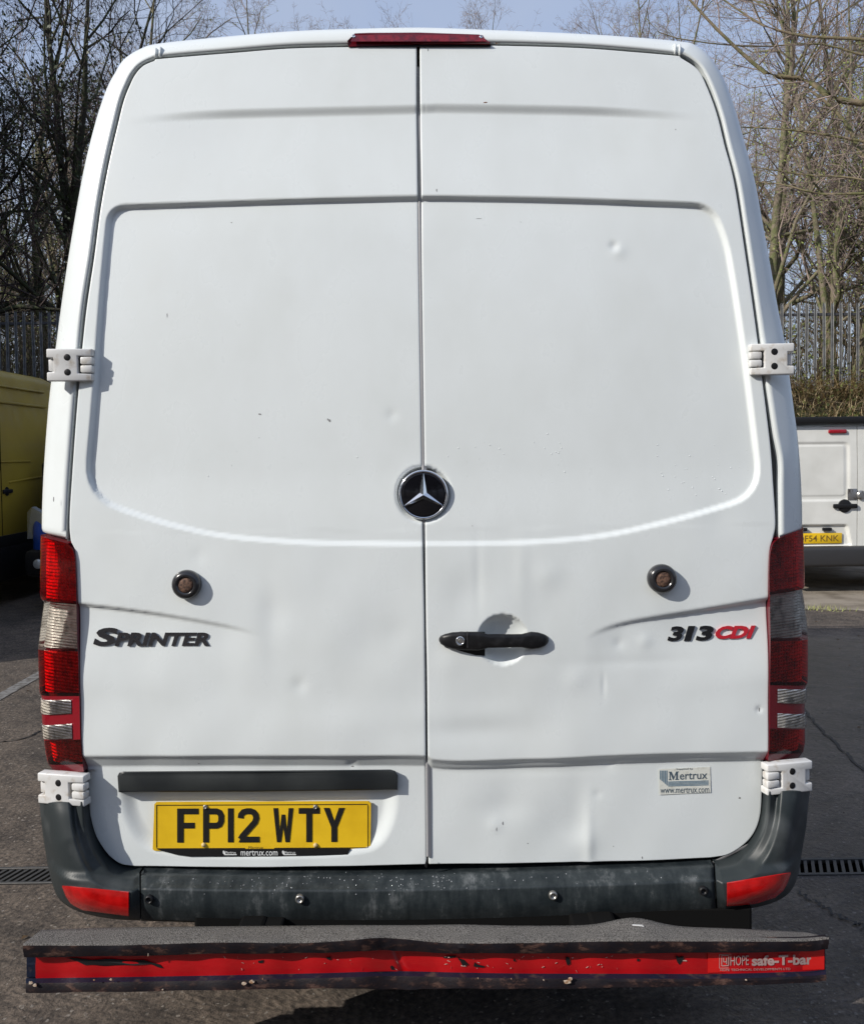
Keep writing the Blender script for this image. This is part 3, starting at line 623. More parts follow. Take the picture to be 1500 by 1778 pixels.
# -- hinges
def hinge(x0, x1, y0, y1, side, dy=0):
    """white hinge block: arms, plate, knuckle; (x0,x1) the outer and inner edge in pixels"""
    yc = (y0 + y1) / 2; a = P(x0, yc, .045 - dy); b = D(x1, yc, -.020 - dy)
    W_ = math.hypot(b.x - a.x, b.y - a.y); H = (y1 - y0) / 1500 * (2.25); ang = math.atan2((b.y - a.y) * (-1 if side > 0 else 1), abs(b.x - a.x))
    u = Vector((b.x - a.x, b.y - a.y, 0)).normalized(); nrm = Vector((u.y, -u.x, 0)) if side < 0 else Vector((-u.y, u.x, 0))
    if nrm.y > 0: nrm = -nrm
    up = Vector((0, 0, 1)); rot = Matrix((u, nrm, up)).transposed() if side < 0 else Matrix((u, -nrm, up)).transposed()
    org = a + nrm * 0.0
    def at(s, h, n): return org + u * (s * W_) + up * (h * H) + nrm * n
    out_ = [(0, .5), (.985, .5), (.985, .27), (.68, .27), (.68, -.27), (.985, -.27), (.985, -.5), (0, -.5), (0, -.22), (.15, -.22), (.15, .22), (0, .22)]
    b = bmesh.new(); vs = [b.verts.new(at(s_, h_, .002)) for s_, h_ in out_]; f0 = b.faces.new(vs); b.normal_update()
    ex = bmesh.ops.extrude_face_region(b, geom=[f0]); bmesh.ops.translate(b, verts=[v for v in ex['geom'] if isinstance(v, bmesh.types.BMVert)], vec=nrm * -.030)
    bmesh.ops.recalc_face_normals(b, faces=b.faces)
    bmesh.ops.bevel(b, geom=b.edges[:], offset=.0035, segments=3, affect='EDGES', profile=.5)
    for v in b.verts:                                   # arms taper back toward the knuckle pin
        q = (v.co - org).dot(u) / W_
        if q > .72: v.co -= nrm * .007 * (q - .72) / .28
    m_ = MB().bm(b)
    o_ = m_.build('hinge', HINGE, van, auto=True)
    for hh in (.13, -.13):                              # knuckle rings
        m2 = MB(); m2.box(at(.865, hh, -.0125), (.27 * W_, .026, .235 * H), .0045, 2, rot); m2.build('knuckle', HINGE, o_, auto=True)
    m2 = MB().box(at(.09, 0.0, -.016), (.16 * W_, .018, .36 * H), .003, 2, rot); m2.build('knuckle', HINGE, o_, auto=True)
    m2 = MB().box(at(.80, 0, -.020), (.26 * W_, .012, .56 * H), .001, 1, rot); m2.build('hinge_slot', BLACK, o_)
    for hh in (.23, -.23):
        c = at(.46, hh, .0035); MB().lathe(c - nrm * .003, nrm, [(.0088, 0), (.0088, .0020), (.0080, .0024)], 20).build('bolt_hole', BLACK, o_, smooth=True)
    return o_
h_ = hinge(81, 160, 605, 662, -1); h_['label'] = 'upper left hinge'
h_ = hinge(66, 145, 1341, 1396, -1, .012); h_['label'] = 'lower left hinge'
h_ = hinge(1379, 1303, 595, 650, 1); h_['label'] = 'upper right hinge'
h_ = hinge(1410, 1333, 1320, 1375, 1, .012); h_['label'] = 'lower right hinge'

# -- emblem
c = DS(735, 858) ; c = Vector((D(735, 858).x, float(base_y(c.x, c.z)) + .021, c.z))
emb = MB().lathe(c, (0, -1, 0), [(.060, 0), (.060, .016), (.058, .020), (.053, .0205), (.03, .0235), (.001, .0245)], 48).build('emblem', GLOSSBLACK, doorL, smooth=True)
MB().lathe(c, (0, -1, 0), [(.0655, 0), (.0655, .017), (.064, .0215), (.061, .0225), (.0585, .0205), (.0580, .012)], 56).build('emblem_ring', CHROME, doorL, smooth=True).data
mb = MB(); ce = Vector((c.x, c.y - .033, c.z))
for k in range(3):
    a = R(90 + 120 * k); d = Vector((math.cos(a), 0, math.sin(a))); s_ = Vector((math.cos(a + R(60)), 0, math.sin(a + R(60)))); s2 = Vector((math.cos(a - R(60)), 0, math.sin(a - R(60))))
    tip = ce + d * .0575 + Vector((0, .009, 0)); n1 = ce + s_ * .0105 + Vector((0, .009, 0)); n2 = ce + s2 * .0105 + Vector((0, .009, 0)); cc = ce + Vector((0, .0005, 0))
    tw = Vector((-d.z, 0, d.x)) * .0012
    mb.add([cc, n1, tip + tw, n2, tip - tw, tip + Vector((0, -.002, 0))], [(0, 1, 2, 5), (0, 5, 4, 3)])
mb.build('emblem_star', CHROME, doorL)
# -- round knobs
for px, py in ((323, 1013), (1149, 1003)):
    c = DS(px + (3 if px < 700 else -1.5), py + 1); c = Vector((c.x, c.y + .002, c.z))
    k_ = MB().lathe(c, (0, -1, 0), [(.0375, 0), (.0385, .006), (.0385, .016), (.0365, .022), (.031, .0275), (.0245, .0295), (.0225, .0285), (.0205, .024)], 40).build('round_fitting', mat('fitting_black', (.02, .02, .022), .22, coat=.4), doorL if px < 700 else doorR, smooth=True)
    MB().lathe(c + Vector((0, -.0235, 0)), (0, -1, 0), [(.0205, 0), (.0195, .002), (.010, .003), (.001, .0032)], 28).build('fitting_core', mat('rusty_core', (.16, .09, .06), .7, noise=(150, (.05, .028, .02), .42, .6), bump=(300, .6, .002)), doorL if px < 700 else doorR, smooth=True)
# -- door handle
def handle():
    m_ = MB(); sec = []
    st = [(762, .2, 2), (765, .8, 7), (772, 1, 11), (785, 1, 15), (800, 1, 16.5), (811, 1, 16.8), (830, 1, 17), (838, 1, 15), (846, 1, 12.5), (880, 1, 12), (905, 1, 12), (915, 1, 14.5), (922, 1, 16), (934, 1, 14.5), (945, 1, 10.5), (950, .7, 7), (953, .2, 2)]
    for px, k, hh in st:
        t = (px - 762) / 191; depth = .010 + .014 * math.sin(math.pi * t) ** .6; th = .019 * k
        py = 1111 + .2 * math.sin(t * 6)
        c = D(px, py); yb = c.y
        ring = []; H = hh / 690
        for a in np.linspace(0, 2 * math.pi, 17)[:-1]:
            ca, sa = math.cos(a), math.sin(a); e = 3.0
            ring.append(Vector((c.x, yb - depth * (.4 + .6 * k) + .009 + .011 * k * abs(ca) ** (2 / e) * (1 if ca > 0 else -1), c.z + H * abs(sa) ** (2 / e) * (1 if sa > 0 else -1))))
        ring.append(ring[0]); sec.append(ring)
    m_.grid(sec); m_.add(sec[0][:-1], [tuple(range(16))]); m_.add(sec[-1][:-1], [tuple(range(16))])
    o_ = m_.build('door_handle', mat('handle_black', (.009, .009, .010), .36, spec=.35, noise=(40, (.03, .03, .032), .5, .8), bump=(600, .3, .0005)), doorR, smooth=True)
    MB().box(D(790, 1112, .006), (.062, .026, .040), .01).build('handle_mount', BLACK, doorR, auto=True); MB().box(D(928, 1112, .006), (.035, .026, .036), .01).build('handle_mount', BLACK, doorR, auto=True)
    # fitted gasket plate under the handle
    g = [D(px, py, -.0015) for px, py in ((765, 1111), (775, 1122), (800, 1131), (826, 1138), (842, 1139), (842, 1098), (800, 1097), (775, 1101))]
    MB().prism(g, (0, .006, 0)).build('handle_gasket', BLACK, doorR)
    c = D(799, 1113, -.0265); MB().lathe(c, (0, -1, 0), [(.0115, -.004), (.0115, .0015), (.0098, .0028), (.0078, .0015), (.0075, -.001)], 24).build('lock', CHROME, doorR, smooth=True)
    MB().lathe(c, (0, -1, 0), [(.0075, 0), (.005, .0012), (.001, .0012)], 16).build('lock_barrel', STEEL, doorR)
    mbx = MB().box(D(811.5, 1111, -.0245), (.0012, .002, .044)); mbx.build('handle_joint', SEAL, doorR)
handle()
# -- plate trim
tr = [(204, 1348), (207, 1342), (214, 1340), (440, 1338.5), (678, 1336.5), (686, 1339), (691, 1347), (690, 1372), (440, 1375), (206, 1376)]
f = [D(px, py, .004) for px, py in tr]; bk = [D(px + (3 if px < 400 else -2 if px > 600 else 0), py, .03) for px, py in tr]
mb = MB(); n = len(tr); ff = [D(440 + (px - 440) * .982, 1356 + (py - 1356) * .86, .0005) for px, py in tr]
mb.add(ff + f + bk, [tuple(range(n))[::-1]] + [(i, (i + 1) % n, (i + 1) % n + n, i + n) for i in range(n)] + [(i + n, (i + 1) % n + n, (i + 1) % n + 2 * n, i + 2 * n) for i in range(n)])
mb.build('plate_light_trim', TRIMD, doorL, auto=True)
# -- number plate
YP = .034
def PL(px, py, off=0.0): return P(px, py, .0415 - .015 * (px - 268) / 375 + off)
def slope(px, y): return y - (px - 455) * .0045
corners = [(268, 1396), (271, 1393), (640, 1393), (644, 1396), (643, 1474), (640, 1477.5), (268, 1477), (265, 1474)]
plate = MB().prism([PL(px, slope(px, py), -.001) for px, py in corners], (0, .004, 0)).build('number_plate', YPLATE, van); plate['label'] = 'yellow number plate reading FP12 WTY'
hold = [(274, 1476), (608, 1475), (604, 1484.5), (480, 1488), (330, 1488), (304, 1484), (290, 1480)]
MB().prism([PL(px, py, -.0055) for px, py in hold], (0, .014, 0)).build('plate_surround', BLACK, plate)
mb = MB()
for a, b in (((272, 1397.5), (638, 1397.5)), ((272, 1473), (425, 1473)), ((476, 1473), (638, 1473))):
    mb.prism([PL(a[0], slope(a[0], a[1]), -.0022), PL(b[0], slope(b[0], b[1]), -.0022), PL(b[0], slope(b[0], b[1] + 1), -.0022), PL(a[0], slope(a[0], a[1] + 1), -.0022)], (0, .001, 0))
for px in (271.2, 638.2): mb.prism([PL(px, 1398.8, -.0022), PL(px + 1, 1398.8, -.0022), PL(px + 1, 1472.5, -.0022), PL(px, 1472.5, -.0022)], (0, .001, 0))
GL = {'F': [[(0, 0), (0, 79), (50, 79), (50, 66), (15, 66), (15, 46), (41, 46), (41, 33), (15, 33), (15, 0)]],
      'T': [[(0, 79), (50, 79), (50, 66), (32, 66), (32, 0), (18, 0), (18, 66), (0, 66)]],
      'Y': [[(0, 79), (14, 79), (25, 48), (36, 79), (50, 79), (32, 34), (32, 0), (18, 0), (18, 34)]],
      'W': [[(0, 79), (11.5, 79), (16, 26), (20.5, 64), (29.5, 64), (34, 26), (38.5, 79), (50, 79), (41, 0), (30.5, 0), (25, 36), (19.5, 0), (9, 0)]],
      '1': [[(0, 0), (0, 79), (50, 79), (50, 0)]]}
def strip(path, wd):
    n = len(path); P2 = [np.array(p, float) for p in path]; Lf = []; Rt = []
    for i in range(n):
        d0 = P2[i] - P2[i - 1] if i else P2[1] - P2[0]; d1 = P2[i + 1] - P2[i] if i < n - 1 else P2[-1] - P2[-2]
        d0, d1 = d0 / np.hypot(*d0), d1 / np.hypot(*d1); t = d0 + d1; t /= np.hypot(*t); nn = np.array([-t[1], t[0]]); k = wd / 2 / max(.5, nn @ np.array([-d0[1], d0[0]]))
        Lf.append(P2[i] + nn * k); Rt.append(P2[i] - nn * k)
    return [[tuple(Lf[i]), tuple(Lf[i + 1]), tuple(Rt[i + 1]), tuple(Rt[i])] for i in range(n - 1)]
GL['P'] = [[(0, 0), (0, 79), (14, 79), (14, 0)]] + strip([(14, 72.3), (32, 72.3), (39, 69.5), (43, 62), (43, 50), (39, 42), (32, 39), (14, 39)], 13.5)
GL['2'] = strip([(7, 56), (8, 64), (13, 70), (21, 72.3), (30, 72.3), (37, 69.5), (41.5, 64), (43, 56), (40, 47), (12, 15.5), (6.5, 7)], 13.5) + [[(2, 0), (50, 0), (50, 13), (9, 13)]]
for ch, x0, x1 in (('F', 307.5, 344.5), ('P', 352.5, 389), ('1', 395.5, 405.5), ('2', 412.5, 450), ('W', 474.5, 509), ('T', 518.5, 555), ('Y', 562, 598.5)):
    for k, poly in enumerate(GL[ch]):
        mb.prism([PL(x0 + u / 50 * (x1 - x0), slope(x0, 1463 - v / 79 * 59), -.0024 - k * .00006) for u, v in poly], (0, .0012, 0))
mb.build('plate_characters', PBLACK, plate)
mb = MB(); put_text(mb, 'Mertrux', 431, 458, 1469.8, 1474.5, PL, .0004, slant=1); mb.build('supplier_lettering', PBLACK, plate)
mb = MB(); put_text(mb, 'mertrux.com', 418, 482, 1477.2, 1486.2, PLH := (lambda a, b, c: PL(a, b, c - .0056)), .0005, bold=.004)
put_text(mb, 'Mertrux', 391, 410, 1478.5, 1483, PLH, .0004); put_text(mb, 'Mertrux', 494, 513, 1478.5, 1483, PLH, .0004)
for x in (387, 490): mb.prism([PLH(x, 1478, -.001), PLH(x + 2.5, 1478, -.001), PLH(x + 5, 1484, -.001), PLH(x + 24, 1484, -.001), PLH(x + 24, 1485.3, -.001), PLH(x + 3, 1485.3, -.001), PLH(x, 1482, -.001)], (0, .0006, 0))
mb.build('website_lettering', WINK, plate)
for px, py, m_ in ((357, 1401, STEEL), (548, 1401, STEEL), (354, 1467, BRASS), (548, 1467.5, BRASS)):
    MB().lathe(PL(px, py, 0), (0, -1, 0), [(.0062, 0), (.0062, .004), (.0048, .0062), (.0022, .0062), (.0018, .004)] if m_ is STEEL else [(.0062, 0), (.0062, .003), (.0045, .0068), (.001, .0078)], 18).build('plate_screw', m_, plate, smooth=True)
# -- lettering on the doors
fast = {}
def DF(px, py, off): return DS(px, py, off)
mb = MB(); put_text(mb, 'S', 160, 208, 1090, 1121.5, D_ := (lambda a, b, c: D(a, b, c + (.0085 if a < 700 else .0135))), .0055, bold=.04, slant=10)
put_text(mb, 'PRINTER', 199, 371, 1098.5, 1121.5, D_, .0055, bold=.038, slant=7)
mb.build('model_lettering', DARKCH, doorL)
mb = MB(); put_text(mb, '3', 1158, 1190, 1087.5, 1113.5, D_, .0055, bold=.04, slant=8); put_text(mb, '1', 1187, 1207, 1087, 1113, D_, .0054, bold=.02, slant=8); put_text(mb, '3', 1207, 1242, 1086.5, 1112.5, D_, .0055, bold=.04, slant=8); mb.build('model_lettering', mat('badge_black', (.012, .013, .015), .2, coat=.5), doorR)
mb = MB(); put_text(mb, 'CDI', 1238, 1312, 1087, 1110, D_, .0055, bold=.05, slant=9, up=1); mb.build('engine_lettering', REDBADGE, doorR)
SK = lambda a, b, c: D(a, b, c + .0200)
stk = MB().prism([SK(px, py, -.0006) for px, py in ((1144, 1336), (1233, 1332), (1234, 1376.5), (1145, 1380.5))], (0, .0006, 0)).build('dealer_sticker', CREAM, doorR)
mb = MB()
SM = [(0, 0), (0, .08), (.08, .1), (.08, .9), (0, .92), (0, 1), (.28, 1), (.5, .36), (.74, 1), (1, 1), (1, .92), (.9, .9), (.9, .1), (1, .08), (1, 0), (.62, 0), (.62, .08), (.72, .1), (.72, .75), (.46, 0), (.42, 0), (.17, .78), (.17, .1), (.27, .08), (.27, 0)]
mb.prism([SK(1161 + 17.5 * u, 1355 - .5 * u - 14.5 * v, -.001) for u, v in SM], (0, .0004, 0))
put_text(mb, 'ertrux', 1180, 1228, 1343, 1354.4, SK, .0002, bold=.008, up=1.6)
mb.build('dealer_lettering', NAVY, doorR)
mb = MB()
put_text(mb, 'www.mertrux.com', 1146.5, 1231, 1369, 1378, SK, .0002, up=1.5)
mb.build('website_lettering', NAVY, doorR)
mb = MB(); put_text(mb, 'Supplied by', 1174, 1203, 1334.5, 1338, SK, .0002, up=.8); mb.build('small_lettering', NAVY, doorR)
mb = MB()
for k in range(5): mb.prism([SK(1145.5 + 2.8 * k, 1338.5, -.001), SK(1147.4 + 2.8 * k, 1338.4, -.001), SK(1147.4 + 2.8 * k, 1355 + k * 2.4, -.001), SK(1145.5 + 2.8 * k, 1353.5 + k * 2.4, -.001)], (0, .0004, 0))
for k in range(4): mb.prism([SK(1159 + 0 * k, 1357.6 + 2.3 * k, -.001), SK(1230, 1355.6 + 2.3 * k, -.001), SK(1230, 1357.1 + 2.3 * k, -.001), SK(1160, 1359.1 + 2.3 * k, -.001)], (0, .0004, 0))
mb.build('sticker_stripes', TEAL, doorR)
# -- blisters, chips, runs on the paint
mb = MB()
for k in range(95):
    z = rnd.random()
    if z < .45: px, py = rnd.uniform(775, 990), rnd.gauss(792, 22)
    elif z < .8: px, py = rnd.uniform(1140, 1305), rnd.uniform(770, 860)
    else: px, py = rnd.uniform(300, 720), rnd.uniform(780, 850)
    c = DS(px, py); r = rnd.uniform(.0007, .0019); mb.lathe(c, (0, -1, 0), [(r, -.0001), (r * .8, r * .35), (r * .35, r * .5)], 7)
o = mb.build('paint_blisters', WHITE, van, smooth=True); o['kind'] = 'stuff'
mb = MB(); mb2 = MB()
for px, py, wpx, hpx, q in ((451, 719, 3.5, 1.4, 1), (572, 730, 2.5, 3, 1), (569, 728, 1, 2.5, 1), (843, 177, 3.5, 1.3, 0), (758, 330, 1.2, 3.2, 1), (743, 86, 1, 3, 1), (520, 76.5, 2, 2, 0), (866, 72.5, 3, 1.8, 0), (862, 74, 2.6, 1.2, 0), (290, 547, .7, 4.5, 1), (831, 379, 5.5, .5, 1), (904, 385, 1, .6, 1), (93, 867, 1, 5, 1), (402, 386, 1.6, .9, 1), (1318, 1232, 1.5, 4, 1), (873, 1430, 1.3, 3.5, 1), (862, 1440, .8, 4, 1), (1115, 1490, 1, 2.5, 1), (1284, 1386, 2, 2, 1), (612, 1331, 3, 1.5, 1), (820, 913, .6, 1.2, 1), (450, 760, 1, .7, 1), (1173, 224, 1, 1, 1), (345, 1326, 1.5, .6, 1), (916, 1465, 1.6, .7, 1), (1065, 1470, 1.5, .7, 1)):
    s_ = (lambda a, b: DS(a, b, -.0004)); pts = []
    for k in range(9):
        a = k / 9 * 2 * math.pi; f_ = rnd.uniform(.6, 1.1); pts.append(s_(px + math.cos(a) * wpx * f_, py + math.sin(a) * hpx * f_))
    (mb2 if q else mb).prism(pts, (0, .0006, 0))
o = mb.build('rust_chips', RUST, van); o['kind'] = 'stuff'; o = mb2.build('grey_chips', CHIPG, van); o['kind'] = 'stuff'
# black broken trim scrap low on the seam
MB().prism([D(737, 1505, -.001), D(741, 1490, -.001), D(743, 1492, -.001), D(741, 1508, -.001)], (0, .004, 0)).build('seam_scrap', BLACK, van)

# -- rear step bar
bar = empty('step_bar', (0, 0, 0), None, None); bar.parent = van; bar.matrix_parent_inverse = Matrix.Translation((0, -2.6, 0))
YF = -.22
TREAD = mat('grit_tread', (.17, .16, .15), .9, noise=(420, (.04, .036, .034), .42, .6, 3), bump=(420, 1, .003))
def bar_mat():
    m = mat('rusty_bar_paint', (.02, .014, .014), .6, spec=.2); t = m.node_tree; b = t.nodes['Principled BSDF']; tc = t.nodes.new('ShaderNodeTexCoord'); L = t.links.new
    mp = t.nodes.new('ShaderNodeMapping'); mp.inputs['Scale'].default_value = (1, 1, 2.0); L(tc.outputs['Object'], mp.inputs[0])
    n = t.nodes.new('ShaderNodeTexNoise'); n.inputs['Scale'].default_value = 24; n.inputs['Detail'].default_value = 10; n.inputs['Roughness'].default_value = .7; L(mp.outputs[0], n.inputs[0])
    r = t.nodes.new('ShaderNodeValToRGB'); e = r.color_ramp.elements; e[0].position = .4; e[0].color = (.008, .007, .010, 1); e[1].position = .80; e[1].color = (.34, .25, .2, 1)
    for p_, c_ in ((.54, (.014, .009, .010, 1)), (.60, (.05, .027, .022, 1)), (.68, (.085, .05, .04, 1))): x = e.new(p_); x.color = c_
    L(n.outputs[0], r.inputs[0]); L(r.outputs[0], b.inputs['Base Color'])
    u = t.nodes.new('ShaderNodeBump'); u.inputs['Strength'].default_value = .7; u.inputs['Distance'].default_value = .004; L(n.outputs[0], u.inputs['Height']); L(u.outputs[0], b.inputs['Normal'])
    return m
BARM = bar_mat()
NAVYBAR = mat('navy_bar_paint', (.007, .011, .026), .45, spec=.3, noise=(26, (.06, .045, .04), .58, .72, 9), bump=(50, .6, .004))
fe = [(40, 1641), (200, 1641), (380, 1636), (514, 1637), (595, 1633), (655, 1628), (700, 1630), (780, 1637), (900, 1637), (1063, 1634), (1250, 1634), (1390, 1634), (1439, 1630)]   # front top edge
be = [(72, 1615), (200, 1611), (380, 1609), (514, 1608), (595, 1607), (655, 1607), (720, 1607), (800, 1606), (900, 1608), (1063, 1608), (1250, 1612), (1360, 1617), (1398, 1619)]
N = 220; fe_, be_ = catmull(fe, N), catmull(be, N)
def bulge(px): return 15 * math.exp(-((px - 1100) / 52) ** 2)
def wob(px): return (math.exp(-((px - 690) / 60) ** 2) * .018) + .003 * math.sin(px / 37) + .002 * math.sin(px / 13)
rows = []
for a, b in zip(fe_, be_):
    y0 = YF + wob(a[0]); A = P(a[0], a[1] - 1.5, y0); Bk = P(b[0], b[1], YF + .072)
    r = [P(a[0], a[1] + 1.5, y0 - .001), A]
    for s in (.15, .35, .6, .8, 1.0):
        q = A.lerp(Bk, s); q.z += bulge(b[0]) / 715 * 1.0 * s ** 1.5; r.append(q)
    r.append(r[-1] + Vector((0, .002, -.012))); rows.append(r)
o = MB().grid(rows)
o.add(rows[0], [tuple(range(len(rows[0])))]); o.add(rows[-1], [tuple(range(len(rows[-1])))])
tread = o.build('tread', TREAD, bar, smooth=True)
def edge(pts): return catmull(pts, N)
lip_b = edge([(42, 1663), (200, 1661), (380, 1657), (514, 1656), (595, 1654), (655, 1651), (700, 1652), (780, 1656), (900, 1656), (1063, 1656), (1250, 1655), (1390, 1653), (1437, 1649)])
rows = []
for k, (a, b) in enumerate(zip(fe_, lip_b)):
    y0 = YF + wob(a[0]); jit = .0008 * math.sin(k * .23) + .0006 * math.sin(k * .61)
    t_, q = P(a[0], a[1] + 1.3, y0 - .0005), P(b[0], b[1] + (.5 * math.sin(k * .31)), y0 + .002 + jit)
    rows.append([t_ + Vector((0, .02, 0)), t_, t_.lerp(q, .35) + Vector((0, -.003 + jit, 0)), q, q + Vector((0, .006, .0)), q + Vector((0, .03, .004))])
o = MB().grid(rows); [o.add(r, [tuple(range(len(r)))]) for r in (rows[0], rows[-1])]; o.build('upper_flange', BARM, bar, auto=True)
wt = edge([(45, 1659), (200, 1659), (380, 1654), (514, 1653), (595, 1651), (655, 1648), (700, 1649), (780, 1652), (900, 1653), (1063, 1653), (1250, 1653), (1390, 1650), (1434, 1648)])
wb = edge([(45, 1699), (200, 1697), (380, 1694), (514, 1691), (595, 1689), (665, 1686.5), (720, 1687), (780, 1688.5), (900, 1690.5), (1063, 1691), (1250, 1691), (1390, 1687), (1434, 1684)])
RSTR = mat('red_reflective_strip', (.36, .003, .006), .3, coat=.4, noise=(20, (.40, .006, .008), .4, .7))
rows = []
for a, b in zip(wt, wb):
    y0 = YF + wob(a[0]) + .024 + (.006 * math.exp(-((a[0] - 683) / 5) ** 2)) ; t_, q = P(a[0] , a[1] - 4, y0), P(b[0], b[1] + 1, y0)
    rows.append([t_, t_.lerp(q, .3) + Vector((0, .0015, 0)), t_.lerp(q, .5) - Vector((0, .001, 0)), t_.lerp(q, .75), q])
i0 = next(i for i, a in enumerate(wt) if a[0] > 57); i1 = next((i for i, a in enumerate(wt) if a[0] > 1430), N - 1)
MB().grid(rows[i0:i1 + 1]).build('red_strip', RSTR, bar, smooth=True)
bk_ = [[p + Vector((0, .004, .01 if j == 0 else 0)) for j, p in enumerate(r)] for r in rows]
o = MB().grid(bk_); o.grid([[r[0] , r[-1], r[-1] + Vector((0, .03, 0)), r[0] + Vector((0, .03, 0)), r[0]] for r in bk_]); o.build('web', NAVYBAR, bar)
lb = edge([(41, 1725), (200, 1723), (380, 1720), (514, 1718), (595, 1717), (665, 1718.5), (720, 1719), (780, 1717.5), (900, 1718), (1063, 1716), (1250, 1712), (1390, 1708), (1434, 1704)])
rows = []
for k, (a, b) in enumerate(zip(wb, lb)):
    y0 = YF + wob(a[0]); jit = .0008 * math.sin(k * .33) + .0008 * math.sin(k * .17)
    t_ = P(a[0], a[1] + .5, y0 + .024); s1 = P(a[0], a[1] + 9, y0 + .006); q = P(a[0], b[1] + .6 * math.sin(k * .37), y0 + jit)
    rows.append([t_, s1, s1.lerp(q, .25) - Vector((0, .003, 0)), q, q + Vector((0, .004, -.001)), q + Vector((0, .07, 0))])
o = MB()
nq = len(rows[0]) - 1
o.grid([r[:2] for r in rows], m=0); o.grid([r[1:] for r in rows], m=1)
for r in (rows[0], rows[-1]): o.add(r, [tuple(range(len(r)))], 1)
o.build('lower_flange', [NAVYBAR, BARM], bar, auto=True)
mb = MB()
for x, y, a_, l in ((1098, 1606.5, .12, 18), (1114, 1608, .5, 4)): mb.prism([P(x, y, YF + .045), P(x + l, y + l * a_ * .4, YF + .045), P(x + l, y + l * a_ * .4 + 2, YF + .045), P(x, y + 1.6, YF + .045)], (0, .002, 0))
o = mb.build('paint_scrap', mat('white_scrap', (.7, .7, .7), .5), bar); o['kind'] = 'stuff'
# end plates and brackets
for x_ in (-.40, .40): MB().box((x_, .05, .375), (.06, .38, .04), .006).build('bar_bracket', UNDER, bar)
MB().box((.12, -.01, .335), (1.46, .05, .142), .008).build('light_block_member', UNDER, van)  # added under the bumper to keep sun off the ground behind it
def SB(px, py, off=0.0): return P(px, py, YF + .0225 + wob(px) + off)
MB().prism([SB(1229, 1652, -.0004), SB(1431, 1650, -.0004), SB(1431, 1684, -.0004), SB(1229, 1690, -.0004)], (0, .0006, 0)).build('maker_label', mat('label_red', (.56, .012, .010), .3, coat=.4), bar)
mb = MB(); k = .0012
def lab_line(x0, y0, x1, y1, t=1.0):
    d = np.array([x1 - x0, y1 - y0], float); d /= np.hypot(*d); n_ = np.array([-d[1], d[0]]) * t / 2
    mb.prism([SB(x0 + n_[0], y0 + n_[1], -k), SB(x1 + n_[0], y1 + n_[1], -k), SB(x1 - n_[0], y1 - n_[1], -k), SB(x0 - n_[0], y0 - n_[1], -k)], (0, .0005, 0))
lab_line(1249, 1658, 1417, 1655); lab_line(1249, 1682, 1417, 1676); lab_line(1249, 1658, 1249, 1682); lab_line(1417, 1655, 1417, 1676)
for s_ in ((1253, 1660, 1264, 1660), (1253, 1660, 1253, 1678), (1253, 1678, 1265, 1677.5), (1265, 1660, 1265, 1677), (1256.5, 1664, 1256.5, 1671), (1256.5, 1671, 1261.5, 1671), (1261.5, 1664, 1261.5, 1675)): lab_line(*s_, 1.3)
put_text(mb, 'HOPE', 1268, 1300, 1660.5, 1677.5, SB, .0002, bold=0.0, up=1)
put_text(mb, 'safe-T-bar', 1305, 1411, 1660, 1678, SB, .0002, bold=.035, up=2.5)
put_text(mb, 'HOPE TECHNICAL DEVELOPMENTS LTD', 1250, 1372, 1683.2, 1687, SB, .0002, up=2)
mb.build('label_print', GREYINK, bar)
# torn patches on the strip
mb = MB(); mbl_ = MB()
def torn(pts, m_):
    if m_ is mb: MB().prism([SB(x, y, -.0012) for x, y in pts], (0, .0014, 0)).build('torn_patch', BLACK, bar)
    else: m_.prism([SB(x, y, -.0012) for x, y in pts], (0, .0014, 0))
torn([(116, 1664), (135, 1665), (160, 1668), (190, 1666), (225, 1669), (250, 1668), (262, 1672), (278, 1676), (283, 1682), (276, 1681), (262, 1675), (232, 1677), (200, 1677), (180, 1678), (160, 1676), (148, 1677), (136, 1671)], mb)
torn([(1173, 1660), (1180, 1663), (1187, 1661), (1186, 1668), (1179, 1676), (1175, 1670)], mb); torn([(983, 1662), (989, 1664), (990, 1674), (985, 1677), (982, 1669)], mb)
torn([(794, 1664), (806, 1668), (813, 1676), (803, 1678), (799, 1670)], mb); torn([(824, 1672), (830, 1676), (842, 1679), (838, 1681), (822, 1679)], mb); torn([(676, 1681), (680, 1677), (684, 1680), (685, 1685), (677, 1685)], mb)
torn([(769, 1664), (778, 1661), (792, 1661), (790, 1663), (776, 1665)], mb); torn([(892, 1666), (895, 1668), (894, 1671), (891, 1669)], mb); torn([(1106, 1666), (1110, 1666), (1110, 1670), (1106, 1670)], mb)
torn([(448, 1670), (457, 1668), (456, 1673), (449, 1673)], mb); torn([(566, 1664), (574, 1662), (574, 1668), (569, 1667)], mb)
for k in range(46):
    x = rnd.choice((rnd.uniform(380, 700), rnd.uniform(760, 1080))); y = rnd.uniform(1660, 1686); l = rnd.uniform(.8, 5); a = rnd.uniform(-.6, .6) + (1.2 if rnd.random() < .4 else 0)
    mbl_.prism([SB(x, y, -.001), SB(x + l * math.cos(a), y + l * math.sin(a), -.001), SB(x + l * math.cos(a), y + l * math.sin(a) + .7, -.001), SB(x, y + .8, -.001)], (0, .0008, 0))
for x, y in ((800, 1677), (772, 1662), (1184, 1668)): torn([(x, y), (x + 8, y + .5), (x + 9, y + 2), (x + 1, y + 1.5)], mbl_)
tag(mbl_.build('scratches', mat('scratch', (.45, .3, .27), .6), bar), kind='stuff')
